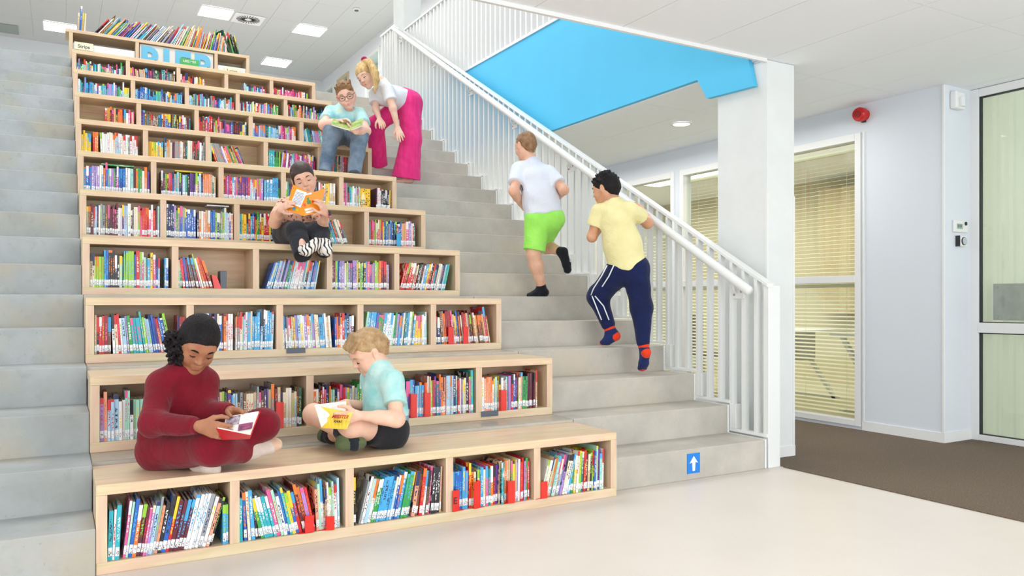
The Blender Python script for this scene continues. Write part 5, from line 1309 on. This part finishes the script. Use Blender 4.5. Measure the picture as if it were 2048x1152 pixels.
# ---------------- F: running boy, white t-shirt and lime shorts, seen from behind
def boy_lime():
    root = person(P(1080, 590, 6.05)*[1, 1, 0]+[0, 0, 1.08], 'child in white t-shirt and lime green shorts running up the stairs')
    sk = skin('skin_tan', (230, 184, 158), (216, 164, 138))
    pel = P(1090, 432, 6.02); hL, hR = P(1076, 440, 6.0), P(1103, 438, 6.0); kL, kR = P(1067, 508, 5.98), P(1082, 488, 6.22)
    aL, aR = P(1083, 575, 6.06), P(1121, 503, 6.03); nk = P(1060, 322, 6.16); sL, sR = P(1038, 338, 6.12), P(1098, 346, 6.08)
    eL, eR = P(1028, 382, 5.98), P(1128, 380, 5.97); wL, wR = P(1041, 407, 6.10), P(1112, 398, 6.2)
    B = Shape(); torso(B, pel, nk, sR, sL, hR, hL, .085, .078)
    B.cone(hR, kR, .068, .054, k=.03); B.cone(hL, kL, .070, .052, k=.03)
    for kk, aa in ((kR, aR), (kL, aL)): B.chain([kk, kk+(aa-kk)*.35, aa], [.050, .053, .032], k=.03)
    B.chain([sR, eR, wR], [.042, .036, .024], k=.02); B.chain([sL, eL, wL], [.042, .036, .024], k=.02); B.cone(eL, (eL+wL)/2, .037, .032, k=.02)
    W, fr, s = head(B, P(1051, 292, 6.16), Dv(-.62, -.16, -.78), Dv(-.1, .97, -.1), .98, neck=nk, neck_r=.047)
    hand(B, wL, P(1052, 424, 6.16)-wL, Dv(.9, .1, .1), -1, curl=(1, 1.1, 1.15, 1.2), s=.85, kn=.7, tc=.6)
    hand(B, wR, P(1100, 405, 6.25)-wR, Dv(-.9, 0, 0), 1, curl=(1, 1, 1, 1), s=.85, kn=.6)
    B.build('body', sk, root, h=.0044)
    face_parts(root, W, fr, s, M_hair_lbrown, LIP('tan', (200, 120, 108)))
    Hh = Shape(); hair_cap(Hh, W, fr, s, g=(.002, .005, .006), front=.108, low=.014)
    rr = np.random.default_rng(8)
    for i in range(26):
        x, y = rr.uniform(-.05, .05), rr.uniform(-.03, .07); Hh.cone(W(x, y-.015, .085-abs(x)*.3), W(x, y+.012, .105-abs(x)*.3-max(0, y)*.3), .012, .005, k=.006)
    Hh.build('hair', M_hair_lbrown, root, h=.005)
    S = Shape(); torso(S, pel, nk, sR, sL, hR, hL, .098, .088, g=.012, k=.05, hem=.05)
    for a, b in ((sL, eL), (sR, eR)): S.cone(a, a+(b-a)*.66, .060, .060, k=.03, fb=True)
    S.ball(W(0, -.0, -.115), .046, k=.008, op=-1)
    S.build('t_shirt', cloth('white_tee_b', (218, 223, 234), bump=.2), root, h=.006, wr=.005, wf=26)
    T = Shape(); T.cone(hR, hR+(kR-hR)*.78, .094, .086, k=.03, fb=True); T.cone(hL, hL+(kL-hL)*.90, .096, .084, k=.03, fb=True); T.cone(hR, hL, .094, .094, k=.04)
    T.cone(pel, pel+(nk-pel)*.10, .10, .095, k=.03)
    T.build('shorts', cloth('lime_shorts', (170, 244, 110), (152, 232, 92), .5, 8), root, h=.006, wr=.004, wf=28)
    M_so = cloth('ankle_sock_black', (26, 28, 34)); gl = cloth('sock_print', (190, 196, 206))
    F = Shape(); foot(F, aL, P(1090, 586, 6.08), P(1058, 591, 6.02), 1.0); F.cone(aL, aL+(kL-aL)*.08, .034, .034, k=.01, fb=True); F.build('sock', M_so, root, h=.005)
    F = Shape(); foot(F, aR, P(1128, 503, 6.0), P(1136, 543, 6.02), 1.0); F.build('sock', M_so, root, h=.005)
    sub(root, 'sock_print', MB().cbox(P(1141, 521, 5.955), (.012, .004, .02)), gl, False)
    sub(root, 'seam_stripe', MB().tube([P(1041, 366, 6.03), P(1046, 380, 6.0), P(1052, 392, 5.99)], .004, 6), M_dark)
boy_lime()

# ---------------- G: boy in pale yellow, hand on the rail
def boy_yellow():
    root = person(P(1285, 745, 5.46)*[1, 1, 0]+[0, 0, .54], 'black-haired child in pale yellow t-shirt climbing with one hand on the handrail')
    sk = skin('skin_olive', (216, 164, 130), (200, 144, 110))
    pel = P(1256, 533, 5.5); hL, hR = P(1241, 540, 5.5), P(1270, 538, 5.48); kL, kR = P(1196, 592, 5.64), P(1283, 614, 5.45)
    aL, aR = P(1219, 655, 5.6), P(1287, 690, 5.42); nk = P(1226, 403, 5.46); sL, sR = P(1198, 424, 5.5), P(1260, 418, 5.40)
    eL, eR = P(1184, 474, 5.52), P(1295, 446, 5.58); wL, wR = P(1204, 452, 5.70), P(1287, 424, 5.80)
    B = Shape(); torso(B, pel, nk, sR, sL, hR, hL, .082, .076)
    B.chain([hR, kR, aR], [.068, .050, .033], k=.03); B.chain([hL, kL, aL], [.068, .050, .033], k=.03)
    B.chain([sR, eR, wR], [.040, .035, .023], k=.02); B.chain([sL, eL, wL], [.040, .034, .022], k=.02); B.cone(eR, (eR+wR)/2, .035, .031, k=.02)
    W, fr, s = head(B, P(1211, 378, 5.50), Dv(-.80, -.22, -.50), Dv(-.08, .97, -.05), 1.0, neck=nk, neck_r=.045)
    hand(B, wR, P(1279, 410, 5.86)-wR, Dv(-.3, -.8, .1), 1, curl=(.3, .4, .5, .5), s=.95, spread=.2)
    hand(B, wL, P(1212, 440, 5.75)-wL, Dv(.6, .1, -.5), -1, curl=(.9, 1, 1, 1), s=.9, kn=.6)
    B.build('body', sk, root, h=.0044)
    face_parts(root, W, fr, s, M_hair_black, LIP('olive', (184, 110, 96)))
    Hh = Shape(); hair_cap(Hh, W, fr, s, g=(.005, .010, .010), front=.110, low=.018)
    rr = np.random.default_rng(9)
    for i in range(90):
        a = rr.uniform(0, 2*PI); b = rr.uniform(.1, 1.35); n_ = np.array([math.cos(a)*math.sin(b), math.sin(a)*math.sin(b), math.cos(b)])
        p0 = W(n_[0]*.070, n_[1]*.086-.014, n_[2]*.080+.026); 
        if n_[1] > .75 and n_[2] < .4: continue
        if n_[2] < .1: continue
        p1 = W(n_[0]*.092, n_[1]*.108-.014+.006, n_[2]*.106+.026+rr.normal()*.003); Hh.cone(p0, p1, .014, .003, k=.004)
    Hh.build('hair', M_hair_black, root, h=.005)
    S = Shape(); torso(S, pel, nk, sR, sL, hR, hL, .092, .084, g=.010, k=.05, hem=.04)
    for a, b in ((sL, eL), (sR, eR)): S.cone(a, a+(b-a)*.58, .056, .058, k=.03, fb=True)
    S.ball(W(0, -.0, -.115), .044, k=.008, op=-1)
    S.build('t_shirt', cloth('pale_yellow_tee', (240, 232, 176), (232, 223, 162), .4, 10, bump=.2), root, h=.006, wr=.0045, wf=28)
    M_n = cloth('navy_joggers', (24, 36, 82), (18, 28, 66), .5, 9); M_n2 = cloth('navy_cuff', (22, 32, 72), bump=.5)
    T = Shape(); T.chain([hR, kR, aR+(kR-aR)*.10], [.096, .074, .048], k=.035); T.chain([hL, kL, aL+(kL-aL)*.12], [.096, .074, .050], k=.035); T.cone(hR, hL, .096, .096, k=.04)
    T.cone(pel, pel+(nk-pel)*.10, .098, .092, k=.03)
    T.build('joggers', M_n, root, h=.006, wr=.004, wf=28)
    for a, k_ in ((aR, kR), (aL, kL)):
        Shape().cone(a+(k_-a)*.12, a+(k_-a)*-.0, .042, .040, fb=True, fa=True).build('cuff', M_n2, root, h=.005, wr=.0008, wf=260)
    pw_ = mat('piping_white', (236, 240, 246), .6)
    def pipe(pts, rs=.0045): sub(root, 'piping', MB().tube(pts, rs, 6), pw_)
    for off in (0, 1):
        o = off*15
        pipe([P(1214+o*.9, 531, 5.40), P(1203+o, 552, 5.435), P(1187+o, 577, 5.53), P(1182+o*.8, 590, 5.56)])
        pipe([P(1184+o*.4, 592, 5.56), P(1192+o, 612, 5.55), P(1203+o, 640, 5.54)])
    M_b, M_r = cloth('sock_navy', (30, 44, 96)), cloth('sock_red', (232, 66, 36))
    for a, h_, t_, k_ in ((aR, P(1293, 706, 5.38), P(1284, 738, 5.46), kR), (aL, P(1233, 673, 5.57), P(1204, 686, 5.62), kL)):
        F = Shape(); foot(F, a, h_, t_, 1.0); F.cone(a, a+(k_-a)*.05, .037, .037, k=.01, fb=True); up = nrm(k_-a)
        F.build('sock', [M_b, M_r], root, h=.0045, region=lambda c, h_=h_, t_=t_, a=a, up=up: ((np.linalg.norm(c-h_, axis=1) < .036) | (np.linalg.norm(c-t_-nrm(t_-h_)*.012, axis=1) < .034) | (np.abs((c-a) @ up+.008) < .011)).astype(int))
boy_yellow()
